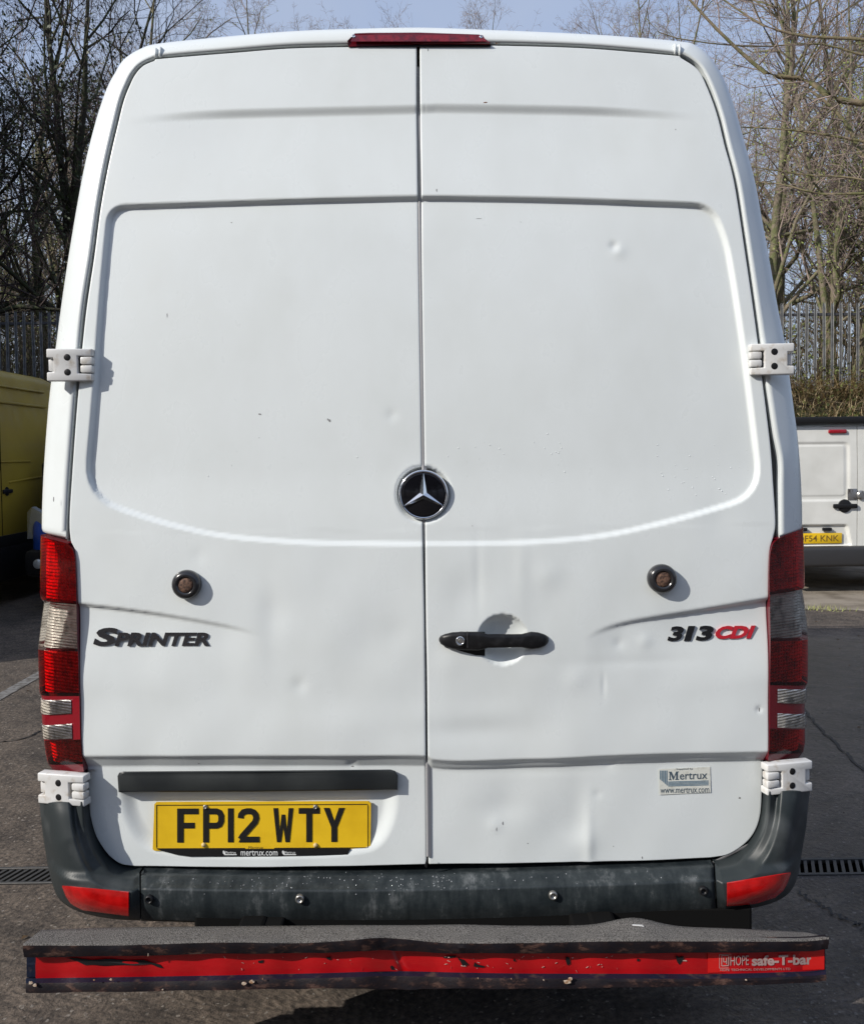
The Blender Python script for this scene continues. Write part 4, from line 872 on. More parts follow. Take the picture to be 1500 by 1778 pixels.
# flaking on the lower flange
mb = MB()
for x, y, w_, h in ((985, 1706, 9, 4), (990, 1701, 5, 3), (437, 1706, 5, 3), (423, 1709, 5, 3.5), (60, 1712, 4, 3), (53, 1708, 4, 3), (830, 1700, 1.2, 1.2), (888, 1701, .9, .9), (944, 1703, 1.2, .9), (456, 1701, 1, 1.6), (192, 1702, 2.6, 2), (163, 1703, 1.8, 1), (282, 1720, 1.6, 1), (1296, 1703, 2, .7), (257, 1659, .7, 4)):
    pts = [P(x + w_ * rnd.uniform(.5, 1.1) * math.cos(a), y + h * rnd.uniform(.5, 1.1) * math.sin(a), YF - .0042 + wob(x)) for a in np.linspace(0, 2 * math.pi, 9)[:-1]]
    mb.prism(pts, (0, .003, 0))
o = mb.build('paint_flakes', mat('bare_flake', (.5, .42, .33), .6, noise=(90, (.3, .16, .08), .45, .6)), bar); o['kind'] = 'stuff'

# ================================================================= OTHER VEHICLES
def loft_van(W_, H, L, nose, rear_r=.06, bottom=.35, hood=1.05, tumble=.08, lean=.06, ny=40):
    """shell from rear (y=0) to nose (y=L), local coordinates"""
    rows = []
    ys = [0, .01, .03, rear_r, .15, .3] + list(np.linspace(.5, L - nose, 10)) + list(np.linspace(L - nose + .1, L - .12, 12)) + [L - .06, L - .02, L]
    for y in ys:
        k = 1.0 if y > rear_r else math.sqrt(max(0, 1 - (1 - y / rear_r) ** 2)) ; ins = rear_r * .7 * (1 - k)
        q = (y - (L - nose)) / nose
        top = H - ins - (lean * 0)
        if q > 0: top = min(top, float(np.interp(q, [0, .15, .55, .62, .9, 1], [H, H - .03, hood + .12, hood + .04, hood - .1, hood - .35])))
        hw = W_ / 2 - ins - (0 if q < .3 else float(np.interp(q, [.3, .8, .95, 1], [0, .03, .09, .22])))
        sec = []
        for s in (-1, 1):
            pts = [(hw * .97, bottom), (hw, bottom + .12), (hw, bottom + (top - bottom) * .42)]
            tb = tumble * max(0, top - 1.0); r_ = min(.14, (top - bottom) * .2)
            for a in np.linspace(0, math.pi / 2, 6): pts.append((hw - tb - r_ + r_ * math.cos(a), top - r_ + r_ * math.sin(a)))
            pts.append((hw * .35, top + .02))
            sec.append([(s * x, y, z) for x, z in pts])
        rows.append(sec[0] + sec[1][::-1])
    return rows
def vehicle(name, loc, rz, label, cat='van'):
    return empty(name, loc, label, cat, rz=rz)
def loc_link(mb, name, m_, par, auto=True): return mb.build(name, m_, par, world=False, auto=auto)
# -- yellow van on the left
YEL = mat('yellow_van_paint', (.30, .215, .022), .45, coat=.15, noise=(2.2, (.25, .175, .022), .4, .7), bump=(4, .15, .01))
yv = vehicle('yellow_van', (-5.62, 3.7, 0), 0, 'dirty mustard yellow high-roof van in shade at left edge')
r_ = loft_van(1.98, 2.6, 6.4, 1.5, bottom=.62, hood=1.2); mb = MB().grid(r_, flip=True); mb.add(r_[0], [tuple(range(len(r_[0])))]); mb.add(r_[-1], [tuple(range(len(r_[-1])))]); loc_link(mb, 'body', YEL, yv)
mb = MB()
for s in (-1, 1):
    mb.box((s * .97, 2.8, .45), (.1, 5.5, .38), .03); mb.box((s * 1.0, 2.4, .68), (.02, 4.6, .16), .006)
mb.box((0, 2.9, .42), (1.8, 5.6, .25)); mb.box((0, 6.28, .6), (1.8, .3, .45), .08); loc_link(mb, 'sill_cladding', BLACK, yv)
mb = MB()
for z, x_, hh in ((2.40, .885, .022), (2.22, .905, .03)): mb.box((x_, 2.4, z), (.03, 4.6, hh), .008)
loc_link(mb, 'roof_gutter', YEL, yv)
loc_link(MB().box((.990, 3.38, 1.45), (.006, .012, 1.5)), 'door_gap', UNDER, yv); loc_link(MB().box((.990, 4.72, 1.35), (.006, .012, 1.3)), 'door_gap', UNDER, yv)
loc_link(MB().box((.99, 4.1, 1.36), (.02, 1.1, .02), .006, rot=Matrix.Rotation(R(3), 3, 'X')), 'side_crease', YEL, yv); loc_link(MB().box((.985, 3.75, 1.56), (.016, .7, .014), .004), 'side_crease', YEL, yv)
mb = MB().box((1.0, 3.50, 1.235), (.03, .2, .045), .01).lathe((.985, 3.5, 1.235), (1, 0, 0), [(.05, 0), (.05, .01), (.04, .012)], 16); loc_link(mb, 'door_handle', BLACK, yv)
mb = MB().prism([(.93, 4.8, 1.52), (.93, 5.85, 1.52), (.86, 5.45, 2.05), (.86, 4.8, 2.05)], (.055, 0, 0)); loc_link(mb, 'side_window', GLASS, yv)
mb = MB().box((1.12, 5.6, 1.62), (.2, .1, .34), .03).box((1.0, 5.6, 1.55), (.1, .05, .05), .01); loc_link(mb, 'wing_mirror', BLACK, yv)
for y in (1.2, 5.4):
    for s in (-1, 1): wheel(yv, (-5.62 + s * .86, 3.7 + y, .34))
# -- blue van facing the camera
BLU = mat('blue_van_paint', (.015, .06, .30), .3, coat=.5)
bv = vehicle('blue_van', (-3.36, 6.70 + 4.4, 0), math.pi, 'blue van facing us with clear headlamp, mostly hidden behind the big white van')
r_ = loft_van(1.80, 1.9, 4.4, 1.5, bottom=.35, hood=1.12); mb = MB().grid(r_, flip=True); mb.add(r_[0], [tuple(range(len(r_[0])))]); mb.add(r_[-1], [tuple(range(len(r_[-1])))]); loc_link(mb, 'body', BLU, bv)
mb = MB().prism([(-.72, 3.12, 1.80), (.72, 3.12, 1.80), (.80, 3.70, 1.27), (-.80, 3.70, 1.27)], (0, .02, .03)); loc_link(mb, 'windscreen', GLASS, bv)
mb = MB().box((0, 4.36, .50), (1.72, .16, .28), .06).box((0, 4.40, .78), (.7, .05, .16), .02); loc_link(mb, 'front_bumper', BLACK, bv)
HL = mat('headlamp_glass', (.45, .47, .48), .12, metal=.4, coat=.8, bump=(45, .6, .01))
for s in (-1, 1):
    mb = MB().prism([(s * .60, 4.28, .76), (s * .92, 4.10, .74), (s * .93, 4.06, 1.02), (s * .84, 4.15, 1.08), (s * .62, 4.26, .98)], (0, .10, 0)); loc_link(mb, 'headlamp', HL, bv)
    mb = MB().lathe((s * .70, 4.43, .50), (0, 1, 0), [(.05, 0), (.05, .02), (.03, .03)], 16); loc_link(mb, 'fog_lamp', HL, bv)
    mb = MB().box((s * 1.03, 3.35, 1.40), (.18, .10, .30), .04).box((s * .90, 3.35, 1.28), (.12, .05, .05), .01); loc_link(mb, 'wing_mirror', BLACK, bv)
for y in (.9, 3.6):
    for s in (-1, 1): wheel(bv, (-3.36 + s * .76, 11.1 - y, .31), r=.31, wd=.18)
# -- small white van on the right
WX = 4.70; WY = 7.25
wv = vehicle('small_white_van', (WX, WY, 0), 0, 'small white van with black roof strip, parked rear towards us at right edge')
r_ = loft_van(1.88, 1.88, 4.3, 1.2, bottom=.42, tumble=.07, rear_r=.07); mb = MB().grid(r_, flip=True); mb.add(r_[-1], [tuple(range(len(r_[-1])))]); 
loc_link(mb, 'body', WHITE2, wv)
def small_door(x0, x1, nm):
    NX, NZ = 70, 150; X, Z = np.meshgrid(np.linspace(x0, x1, NX), np.linspace(.50, 1.845, NZ)); Y = np.zeros(X.shape)
    cx = (x0 + x1) / 2; sgn = 1 if cx > 0 else -1
    Y += .015 * sm(Z, 1.25, 1.9) + .02 * sm(np.abs(X), .7, .92) ** 2 * 2
    p = round_poly([(sgn * .08, 1.02), (sgn * .80, 1.02), (sgn * .76, 1.68), (sgn * .08, 1.68)], .07); Y += .012 * (1 - sm(sdf_poly(X, Z, p), -.03, .002))
    p = round_poly([(sgn * .13, 1.08), (sgn * .72, 1.08), (sgn * .68, 1.64), (sgn * .13, 1.64)], .04); Y -= .006 * (1 - sm(sdf_poly(X, Z, p), -.012, .004))
    if sgn < 0:
        p = round_poly([(-.80, .52), (-.05, .52), (-.10, .77), (-.76, .77)], .04); Y += .03 * (1 - sm(sdf_poly(X, Z, p), -.03, .003))
    V = np.stack([X, Y - .012, Z], -1); V2 = V.copy(); rows = [list(map(Vector, r)) for r in V]
    m_ = MB().grid(rows)
    lp = rows[0] + [r[-1] for r in rows[1:]] + rows[-1][::-1][1:] + [r[0] for r in rows[::-1]][1:-1]; n = len(lp)
    m_.add(lp + [q + Vector((0, .03, 0)) for q in lp], [(i, (i + 1) % n, (i + 1) % n + n, i + n) for i in range(n)])
    return m_.build(nm, WHITE2, wv, smooth=False, world=False, auto=True)
d1 = small_door(-.90, -.004, 'rear_door'); d2 = small_door(.004, .90, 'rear_door')
loc_link(MB().box((0, .07, 1.15), (1.78, .03, 1.4)), 'door_frame', SEAL, wv)
loc_link(MB().box((0, .03, 1.915), (1.76, .18, .075), .015).box((0, .015, 1.90), (1.74, .05, .02), .005), 'roof_strip', BLACK, wv)
loc_link(MB().box((-.22, -.008, 1.79), (.20, .03, .042), .012, 3), 'brake_light', mat('small_red_lamp', (.3, .01, .02), .2, coat=.5), wv)
loc_link(MB().box((0, -.03, .42), (1.86, .18, .22), .04, 3), 'rear_bumper', mat('grey_bumper', (.03, .03, .032), .5), wv)
loc_link(MB().lathe((-.14, -.012, .97), (0, -1, 0), [(.075, 0), (.07, .014), (.04, .022), (.01, .024)], 24).box((-.14, -.03, .97), (.27, .03, .05), .014, 2), 'door_handle', BLACK, wv)
loc_link(MB().box((-.06, -.018, 1.10), (.10, .012, .12), .004).lathe((.035, -.014, 1.09), (0, -1, 0), [(.05, 0), (.05, .02), (.035, .035), (.01, .036)], 20), 'security_lock', mat('lock_steel', (.3, .3, .3), .35, metal=.7, noise=(30, (.12, .1, .08), .5, .7)), wv)
loc_link(MB().box((-.33, -.008, .715), (.10, .03, .035), .006).box((-.60, -.008, .715), (.10, .03, .035), .006), 'plate_light', BLACK, wv)
WPY = .004
loc_link(MB().box((-.42, WPY, .615), (.52, .008, .115), .002), 'number_plate', YPLATE, wv)
mb = MB(); V, F = text_geo('DF54 KNK', bold=.012); mb.add([(-.645 + .45 * u, WPY - .0045 - .001 * q, .58 + .068 * v) for u, v, q in V], F)
loc_link(mb, 'plate_characters', mat('faded_print', (.20, .12, .02), .5), wv, auto=False)
for s in (-1, 1):
    mb = MB().box((s * .90, .02, .95), (.09, .08, .5), .02); loc_link(mb, 'tail_lamp', REDSOLID, wv)
for y in (.8, 3.5):
    for s in (-1, 1): wheel(wv, (WX + s * .80, WY + y, .31), r=.31, wd=.18)

# ================================================================= BANK, FENCE, TREES
def bank_h(x, y):
    t = min(1, max(0, (y - 11.75) / 2.1)); t = t * t * (3 - 2 * t)
    return 2.65 * t + .12 * math.sin(x * 1.1 + y) * t + .08 * math.sin(x * 2.7 - y * 1.9) * t - (.0 if y > 12.3 else .02)
SOIL = mat('bank_soil', (.07, .055, .035), .95, noise=(3, (.05, .065, .02), .42, .62, 9), bump=(9, 1, .08))
ys_ = list(np.linspace(11.7, 17, 34)) + [20, 26, 40, 90]
o = MB().grid([[(x, y, bank_h(x, y)) for x in np.linspace(-45, 45, 160)] for y in ys_]).build('grass_bank', SOIL, smooth=True); tag(o, kind='structure')

GALV = mat('galvanised_steel', (.17, .175, .18), .5, metal=.3, noise=(7, (.10, .105, .11), .4, .7))
DARKST = mat('dark_rail', (.05, .05, .055), .6)
FY = 13.75; FZ = 4.30
fence = empty('palisade_fence', (0, FY, 2.0), 'tall grey steel palisade fence with pointed pales along the bank top', 'fence')
MB().box((0, FY + .03, FZ - .22), (31, .05, .05), .006).build('fence_rail', DARKST, fence); MB().box((0, FY + .03, 2.45), (31, .05, .05), .006).build('fence_rail', DARKST, fence)
pm = None
def pale_mesh():
    m_ = MB(); h = 2.4; sec = [(-.029, 0), (-.019, -.02), (-.006, -.006), (0, -.016), (.006, -.006), (.019, -.02), (.029, 0)]
    lo = [(x, y, -2.4 + 0) for x, y in sec]; hi = [(x, y, -.09) for x, y in sec]; tp = [(x * (.85 if abs(x) > .025 else 1), y * .6, (-.0 if i in (1, 5) else -.05 if i == 3 else -.03)) for i, (x, y) in enumerate(sec)]
    m_.grid([lo, hi, tp]); return m_
p0 = pale_mesh().build('pale', GALV, fence, world=False)
PX_ = [x for x in np.arange(-15.2, 15.2, .155)]
for k, x in enumerate(PX_):
    o = p0 if k == 0 else p0.copy()
    if k: COL.objects.link(o); o.parent = fence
    o.location = (x, 0, FZ - 2.0 + rnd.uniform(-.012, .012)); o.rotation_euler = (0, R(rnd.uniform(-.6, .6)), 0)
pp = MB().box((0, .09, -1.3), (.06, .06, 2.6)).build('post', GALV, fence, world=False)
for k, x in enumerate(np.arange(-13.8, 14, 2.75)):
    o = pp if k == 0 else pp.copy()
    if k: COL.objects.link(o); o.parent = fence
    o.location = (x, 0, FZ - 2.1)

def tube(m_, pts, r0, r1, n):
    """tapered tube along a list of points"""
    k = len(pts) - 1; rings = []
    for i, p in enumerate(pts):
        d = (pts[min(i + 1, k)] - pts[max(i - 1, 0)]).normalized(); a = d.orthogonal().normalized(); b = d.cross(a); r = r0 + (r1 - r0) * i / k
        rings.append([p + (a * math.cos(2 * math.pi * j / n) + b * math.sin(2 * math.pi * j / n)) * r for j in range(n)])
    base = len(m_.V)
    for rg in rings: m_.V += rg
    for i in range(k):
        for j in range(n):
            q = (j + 1) % n; m_.F.append((base + i * n + j, base + i * n + q, base + (i + 1) * n + q, base + (i + 1) * n + j)); m_.m.append(0)
def walk(rg, p, d, L, seg, wander, up):
    pts = [p.copy()]; d = d.normalized()
    for _ in range(seg):
        d = (d + Vector((rg.gauss(0, wander), rg.gauss(0, wander), rg.gauss(0, wander) + up))).normalized(); p = p + d * (L / seg); pts.append(p.copy())
    return pts
def rdir(rg, d, ang):
    a = d.orthogonal().normalized(); a = Matrix.Rotation(rg.uniform(0, 2 * math.pi), 3, d) @ a
    return (d * math.cos(ang) + a * math.sin(ang)).normalized()
def at_path(pts, t):
    u = t * (len(pts) - 1); i = min(int(u), len(pts) - 2); return pts[i].lerp(pts[i + 1], u - i), (pts[i + 1] - pts[i]).normalized()
def branch(rg, tr, cr, p, d, L, r, lvl, maxl, dens, up, tips):
    seg = max(3, int(5 - lvl * .6)); pts = walk(rg, p, d, L, seg, .16 + .05 * lvl, up)
    (tube)(tr if lvl <= 1 else cr, pts, r, r * .35 if lvl < maxl else r * .5, (6, 5, 4, 3, 3, 3)[lvl])
    if lvl >= maxl: tips.append(pts[-1]); return
    n = int(dens[lvl] * rg.uniform(.8, 1.2))
    for k in range(n):
        t = rg.uniform(.18, 1) if lvl else rg.uniform(.25, 1); q, dd = at_path(pts, t)
        nl = L * (.62 - .25 * t) * rg.uniform(.7, 1.25); branch(rg, tr, cr, q, rdir(rg, dd, R(rg.uniform(25, 60))), nl, max(.0028, r * (1 - .6 * t) * .5), lvl + 1, maxl, dens, up * .9 + .01, tips)
BARK1 = mat('bark_brown', (.20, .165, .12), .9, noise=(9, (.13, .14, .06), .42, .6), bump=(40, .8, .02))
BARK2 = mat('bark_shaded', (.035, .03, .022), .9, noise=(7, (.035, .045, .018), .42, .6), bump=(40, .8, .02))  # second bark: near-black tone paints in the shade on the left-hand trees
TWIG1 = mat('twig_mauve', (.27, .21, .18), .85); TWIG2 = mat('twig_shaded', (.055, .04, .038), .9)  # second twig tone darkened likewise, as painted shade
GREEN1 = mat('young_leaf', (.20, .26, .06), .6, noise=(2, (.27, .28, .10), .4, .6)); GREEN3 = mat('evergreen_leaf', (.02, .035, .014), .5)
GREEN2 = mat('ivy_leaf', (.028, .045, .016), .5, noise=(3, (.05, .06, .02), .4, .6))
def tree_meshes(seed, H, nst, dens, spread, bark, twig, leaf=None, nleaf=0, leafz=(0, 1), lr=.03):
    rg = random.Random(seed); tr, cr, tips = MB(), MB(), []
    for s in range(nst):
        a = rg.uniform(0, 6.28); d = Vector((math.cos(a) * spread, math.sin(a) * spread, 1)).normalized()
        h = H * rg.uniform(.8, 1.05); pts = walk(rg, Vector((math.cos(a) * .12 * (nst > 1), math.sin(a) * .12 * (nst > 1), -.2)), d, h, 11, .055, .03)
        r0 = H * .0105 * rg.uniform(.75, 1.1); tube(tr, pts, r0, .012, 7)
        for k in range(dens[0]):
            t = rg.uniform(.15, .98); q, dd = at_path(pts, t)
            branch(rg, tr, cr, q, rdir(rg, dd, R(rg.uniform(28, 62))), H * (.34 - .22 * t) * rg.uniform(.7, 1.3), max(.006, r0 * (1 - t * .8) * .5), 1, 4, dens, .05, tips)
    lf = MB()
    if leaf:
        zl = [t for t in cr.V[::7] if leafz[0] * H < t.z < leafz[1] * H]
        for _ in range(nleaf):
            c = rg.choice(zl) + Vector((rg.gauss(0, .05), rg.gauss(0, .05), rg.gauss(0, .05))); n = Vector((rg.gauss(0, 1), rg.gauss(0, 1), rg.gauss(0, 1))).normalized(); a = n.orthogonal().normalized(); b = n.cross(a); s = lr * rg.uniform(.6, 1.3)
            lf.add([c - a * s, c + b * s * .6, c + a * s, c - b * s * .6], [(0, 1, 2, 3)])
    def me(m_, nm, mt):
        x = bpy.data.meshes.new(nm); x.from_pydata(m_.V, [], m_.F); x.materials.append(mt); x.polygons.foreach_set('use_smooth', [True] * len(x.polygons)); return x
    return me(tr, 'trunk', bark), me(cr, 'crown', twig), (me(lf, 'leaves', leaf) if leaf else None)
KINDS = {
    'pale': [tree_meshes(s, 11, 1, (26, 7, 5, 4), .05, BARK1, TWIG1, GREEN1, 2200, (.1, .9), .016) for s in (11, 12, 13)],
    'clump': [tree_meshes(s, 8.5, 4, (13, 6, 5, 3), .22, BARK1, TWIG1, GREEN1, 9000, (.05, .75), .020) for s in (21, 22)],
    'ever': [tree_meshes(s, 8.5, 2, (20, 6, 3, 2), .12, BARK2, TWIG2, GREEN3, 16000, (.03, 1.1), .10) for s in (41, 42)],
    'dark': [tree_meshes(s, 11, 3, (17, 7, 5, 3), .17, BARK2, TWIG2, GREEN2, 5000, (.02, .62), .035) for s in (31, 32)]}
def plant(kind, k, x, y, s, rz, label, group='bare winter trees beyond the fence', name='bare_tree', cat='tree', z=None):
    t = empty(name, (x, y, (bank_h(x, y) if z is None else z)), label, cat, group, rz); t.scale = (s, s, s)
    tr, cr, lf = KINDS[kind][k % len(KINDS[kind])]
    for nm, m_ in (('trunk', tr), ('crown', cr), ('leaves', lf)):
        if m_ is None: continue
        o = bpy.data.objects.new(nm, m_); COL.objects.link(o); o.parent = t
        if nm == 'leaves': o['kind'] = 'stuff'
    return t
VIS = [('dark', 0, -10.4, 15.6, 1.10, 0.3, 'dark multi-stemmed bare tree at the far left edge of the picture'),
       ('dark', 1, -8.6, 15.0, 1.05, 2.1, 'dark ivy-clad bare tree just left of the big van, above the yellow van roof'),
       ('dark', 0, -7.3, 16.6, 1.12, 4.0, 'dark bare tree rising directly beside the left roof corner of the big van'),
       ('pale', 0, -6.4, 18.4, 1.05, 1.2, 'slender bare tree with mauve twigs behind the left roof corner'),
       ('pale', 1, -9.3, 18.8, 1.12, 5.0, 'tall bare tree standing behind the dark stems at left'),
       ('pale', 2, -4.6, 18.8, .93, 2.2, 'bare tree crown above the left half of the van roof'),
       ('pale', 2, 6.9, 15.4, 1.00, .8, 'straight slim-trunked bare tree close beside the right pillar of the big van'),
       ('clump', 0, 8.3, 15.3, 1.12, 2.8, 'budding multi-stemmed tree in the middle of the gap right of the van'),
       ('clump', 1, 9.9, 15.8, 1.15, .5, 'budding greenish tree at the right edge of the picture'),
       ('pale', 0, 8.0, 17.6, 1.12, 3.3, 'tall bare mauve tree behind the budding stems at right'),
       ('pale', 1, 9.6, 19.0, 1.15, 1.9, 'tallest pale bare tree at the upper right corner'),
       ('pale', 1, 5.6, 18.6, .98, 3.9, 'bare tree top showing above the right roof corner')]
for kd, k, x, y, s, rz, lb in VIS: plant(kd, k, x, y, s, rz, lb)
TOPS = ['bare treetop over the roof above the left door, well left of the brake light', 'bare treetop showing just above the red brake light at its left end', 'bare treetop showing over the roof just right of the red brake light',
        'fan-shaped bare treetop over the middle of the right door', 'second bare treetop over the middle of the right door, a little farther right', 'bare treetop over the right door nearer the right roof corner', 'bare treetop just inside the right roof corner']
for i, (x, y, s, kd) in enumerate([(-2.75, 19.2, .84, 'pale'), (-.9, 19.6, .83, 'pale'), (.3, 19.0, .85, 'pale'), (1.8, 19.3, .88, 'pale'), (2.5, 20.0, .91, 'pale'), (3.9, 19.4, .90, 'pale'), (4.8, 20.4, .95, 'pale')]):
    plant(kd, i, x, y, s, i * 1.7, TOPS[i], 'treetops over the van roof')
# the wood carries on past both edges and farther back; evergreens added to block light
for i in range(26):
    x = rnd.choice((rnd.uniform(-17, -5.5), rnd.uniform(4.5, 17))); y = rnd.uniform(20.5, 30)
    plant('pale' if rnd.random() < .6 else 'clump', i, x, y, rnd.uniform(.95, 1.25), rnd.uniform(0, 6), 'bare tree deeper in the wood beyond the fence', 'trees deeper in the wood')
for i, (x, y) in enumerate([(-12.0, 14.2), (-14.6, 13.4), (-13.4, 16.5), (-12.0, 11.2), (-14.4, 10.6), (-12.4, 7.8), (-14.6, 7), (-12.2, 4.6), (-14.2, 3.2), (-12.6, 2.0)]):  # unseen evergreens, added to throw shade on the left trees and yellow van
    plant('ever', i, x, y, 1.05 + .05 * (i % 3), i * 1.3, 'unseen dark evergreen past the left side, added to shade the left trees and yellow van', 'added shading trees past the left edge')
for i in range(26):  # unseen row added behind the camera, cutting sky light on the doors
    x = -19 + 1.55 * i; y = -21 + 1.5 * math.sin(i * 2.1)
    if i < 5: x, y = -19.5 + math.sin(i), -18 + i * 3.4
    plant('ever', i, x, y, 1.3 + .1 * (i % 2), i * 1.3, 'unseen dark evergreen added behind the viewer to block sky light', 'added evergreens blocking sky light', 'sky_blocking_evergreen', z=0)
for i, (x, y) in enumerate([(11.8, 15.6), (13.4, 16.4)]):
    plant('clump', i, x, y, 1.1, i * 1.3, 'budding tree of the wood edge past the right side', 'trees past the right edge')

# big near limbs reaching in from the right
mbT, mbC = MB(), MB(); rg = random.Random(5)
def limb(pl, Y, r0, r1, nt):
    pts = [P(q[0], q[1], Y + .12 * k) for k, q in enumerate(catmull(pl, 14))]; tube(mbT, pts, r0, r1, 7)
    for _ in range(nt):
        t = rg.uniform(.1, 1); q, dd = at_path(pts, t); branch(rg, mbC, mbC, q, rdir(rg, dd, R(rg.uniform(25, 65))), rg.uniform(.5, 1.5), r1 * rg.uniform(.5, .9), 2, 4, (0, 0, 5, 4), .01, [])
    return pts
Y0 = 10.2
limb([(1640, 150), (1500, 178), (1440, 165), (1400, 138), (1340, 130), (1300, 102), (1240, 45), (1190, -10)], Y0, .055, .018, 16)
limb([(1640, 330), (1560, 300), (1500, 270), (1470, 215), (1420, 165), (1350, 125)], Y0 + .5, .05, .016, 12)
limb([(1640, 90), (1500, 68), (1400, 62), (1330, 45), (1280, 15), (1230, -20)], Y0 - .4, .028, .010, 14)
limb([(1640, 270), (1500, 245), (1400, 228), (1330, 222), (1285, 220)], Y0 + .3, .026, .009, 12)
limb([(1640, 360), (1500, 312), (1400, 303), (1300, 288)], Y0 + .2, .022, .008, 12)
limb([(1640, 330), (1500, 335), (1420, 335), (1360, 320), (1300, 315)], Y0 - .3, .024, .008, 10)
limb([(1640, 120), (1500, 95), (1420, 75), (1300, 80), (1160, 62), (1120, 28)], Y0 + .8, .020, .006, 12)
limb([(1660, 900), (1650, 600), (1640, 330), (1640, 150), (1655, -80), (1670, -300)], Y0, .14, .06, 20)
b_ = P(1660, 900, Y0)
nt_ = empty('overhanging_tree', (b_.x, b_.y, 0), 'near bare tree whose thick sunlit limbs reach in from the upper right', 'tree')
tube(mbT, [Vector((b_.x, b_.y, -.1)), Vector((b_.x, b_.y, .3)), b_ + Vector((0, 0, .05))], .17, .14, 8)
mbT.build('trunk', mat('bark_mossy', (.17, .135, .085), .9, noise=(6, (.10, .10, .04), .42, .6), bump=(40, .8, .02)), nt_, smooth=True); mbC.build('crown', TWIG1, nt_, smooth=True)

# undergrowth: dead stems, straw, brambles
def ribbons(n, xr, yr, h, wd, lean, seed, mt, name, kinds=2):
    rg = random.Random(seed); m_ = MB()
    for _ in range(n):
        x = rg.uniform(*rg.choice(xr)); y = rg.uniform(*yr); z = bank_h(x, y) - .03; hh = h * rg.uniform(.4, 1.2); a = rg.uniform(0, 6.28); l = rg.uniform(.2, 1) * lean; w_ = wd * rg.uniform(.5, 1.2)
        p = Vector((x, y, z)); side = Vector((math.cos(a + 1.57), math.sin(a + 1.57), 0)) * w_; V = []
        for k in range(4):
            t = k / 3; c = p + Vector((math.cos(a) * l * hh * t * t * 1.2, math.sin(a) * l * hh * t * t * 1.2, hh * (t - .45 * l * t * t))); V += [c - side * (1 - t * .7), c + side * (1 - t * .7)]
        m_.add(V, [(0, 1, 3, 2), (2, 3, 5, 4), (4, 5, 7, 6)])
    o = m_.build(name, mt); tag(o, kind='stuff'); return o
XR = [(-14, -6.0), (5.2, 13.5), (-14, -6.0), (5.2, 13.5), (-6.0, 5.2)]
o = ribbons(33000, XR, (11.9, 14.6), .6, .008, 2.2, 1, mat('straw', (.55, .45, .28), .9, noise=(1.5, (.32, .24, .12), .4, .6)), 'dead_grass'); tag(o, 'pale dead grass matted over the bank below the fence', 'grass')
o = ribbons(6500, XR, (11.9, 15.2), .8, .006, 2.2, 2, mat('bramble_brown', (.11, .06, .035), .9), 'bramble_stems'); tag(o, 'arching brown bramble stems tangled across the bank', 'brambles')
o = ribbons(4500, XR, (14.2, 17.5), 2.3, .009, .5, 3, mat('dead_stem', (.15, .12, .08), .9), 'dead_stems'); tag(o, 'tall thin dead stems standing thickly behind the fence', 'undergrowth')
rg = random.Random(9); m_ = MB()
for _ in range(46000):
    x = rg.uniform(*rg.choice(XR)); y = rg.uniform(12.1, 17); cl = math.sin(x * 1.9 + 1) + math.sin(y * 2.3 + x) + rg.gauss(0, .5)
    if cl < .3: continue
    z = bank_h(x, y) + abs(rg.gauss(0, .35)) + (rg.uniform(0, 1.3) if y > 14.2 else 0); c = Vector((x, y, z)); n = Vector((rg.gauss(0, 1), rg.gauss(-.5, 1), rg.gauss(.5, 1))).normalized(); a = n.orthogonal().normalized(); b = n.cross(a); s = rg.uniform(.016, .042)
    m_.add([c - a * s, c + b * s * .6, c + a * s, c - b * s * .6], [(0, 1, 2, 3)])
o = m_.build('bramble_leaves', mat('bramble_leaf', (.11, .14, .04), .6, noise=(1.3, (.13, .13, .04), .4, .6))); tag(o, 'small green leaves of bramble and ivy scattered on the bank', 'brambles', kind='stuff')
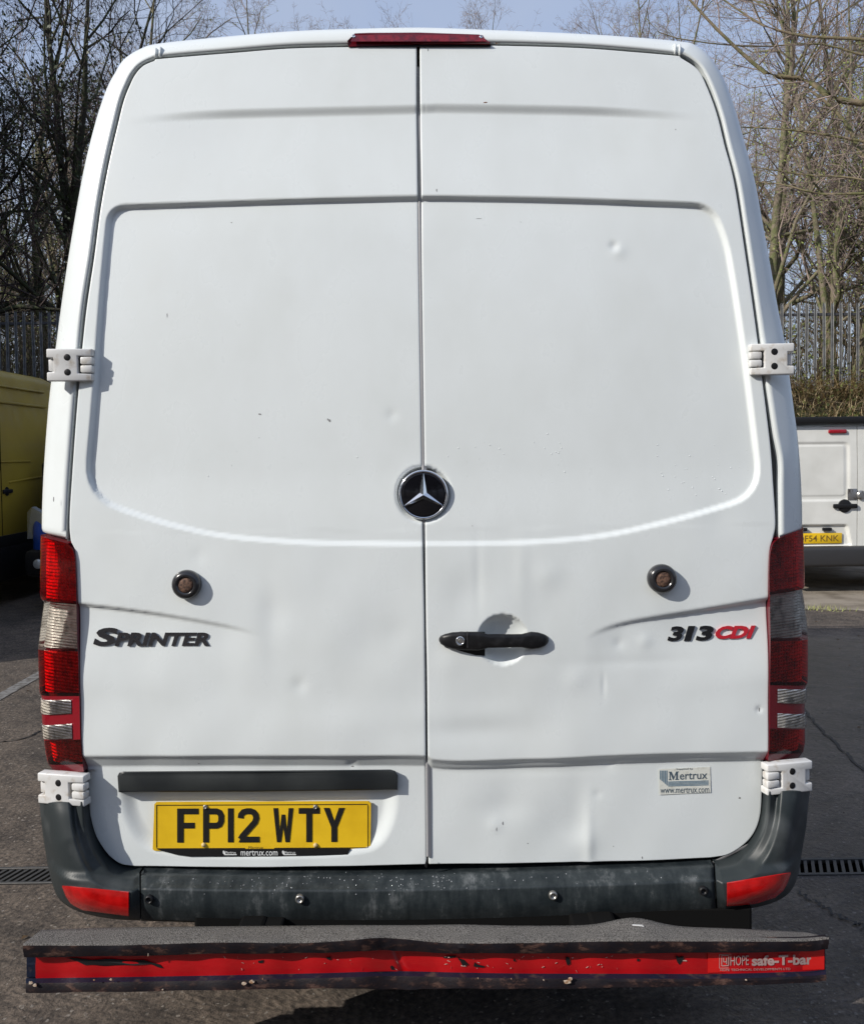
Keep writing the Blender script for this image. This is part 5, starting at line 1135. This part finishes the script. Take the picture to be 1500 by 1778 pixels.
# grass tufts along the apron edge
rg = random.Random(4); m_ = MB()
for _ in range(900):
    x = rg.uniform(3.0, 6.2); y = apron_edge(x) + rg.gauss(0, .05) ; 
    if math.sin(x * 7) + rg.gauss(0, .6) < .1: continue
    h = rg.uniform(.02, .07); a = rg.uniform(0, 6.28); s = Vector((math.cos(a), math.sin(a), 0)); p = Vector((x, y, 0))
    m_.add([p - s * .004, p + s * .004, p + Vector((rg.gauss(0, .02), rg.gauss(0, .02), h))], [(0, 1, 2)])
o = m_.build('grass_tufts', GREEN1); tag(o, 'green grass tufts growing along the concrete edge', 'grass', kind='stuff')

# loose grit and a few dead leaves on the tarmac
rg = random.Random(21); mg, ml = MB(), MB()
for _ in range(2600):
    x = rg.uniform(-4.5, 5); y = rg.uniform(-.6, 6.5) ** 1.0; r = rg.uniform(.0018, .0055)
    if DRY0 - .02 < y < DRY1 + .02: continue
    V = [(x + r * math.cos(a) * rg.uniform(.7, 1.1), y + r * math.sin(a) * rg.uniform(.7, 1.1), .0) for a in (0, 1.57, 3.14, 4.7)] + [(x, y, r * rg.uniform(.6, 1.1))]
    mg.add(V, [(0, 1, 4), (1, 2, 4), (2, 3, 4), (3, 0, 4)])
tag(mg.build('loose_grit', mat('grit_stone', (.20, .18, .15), .9, noise=(12, (.10, .09, .08), .4, .6))), 'loose stone grit scattered over the tarmac yard', 'grit', kind='stuff')
for _ in range(110):
    x = rg.choice((rg.uniform(-3.6, -1.0), rg.uniform(1.2, 4.5))); y = rg.uniform(.2, 6.2); a = rg.uniform(0, 6.28); r = rg.uniform(.008, .018); u = Vector((math.cos(a), math.sin(a), 0)) * r; v = Vector((-math.sin(a), math.cos(a), 0)) * r * .5; c = Vector((x, y, .004))
    ml.add([c - u, c + v + Vector((0, 0, r * .4)), c + u, c - v + Vector((0, 0, r * .3))], [(0, 1, 2), (0, 2, 3)])
tag(ml.build('dead_leaves', mat('dead_leaf', (.16, .10, .05), .8, noise=(3, (.09, .06, .035), .4, .6))), 'small brown dead leaves lying about on the tarmac', 'leaves', kind='stuff')
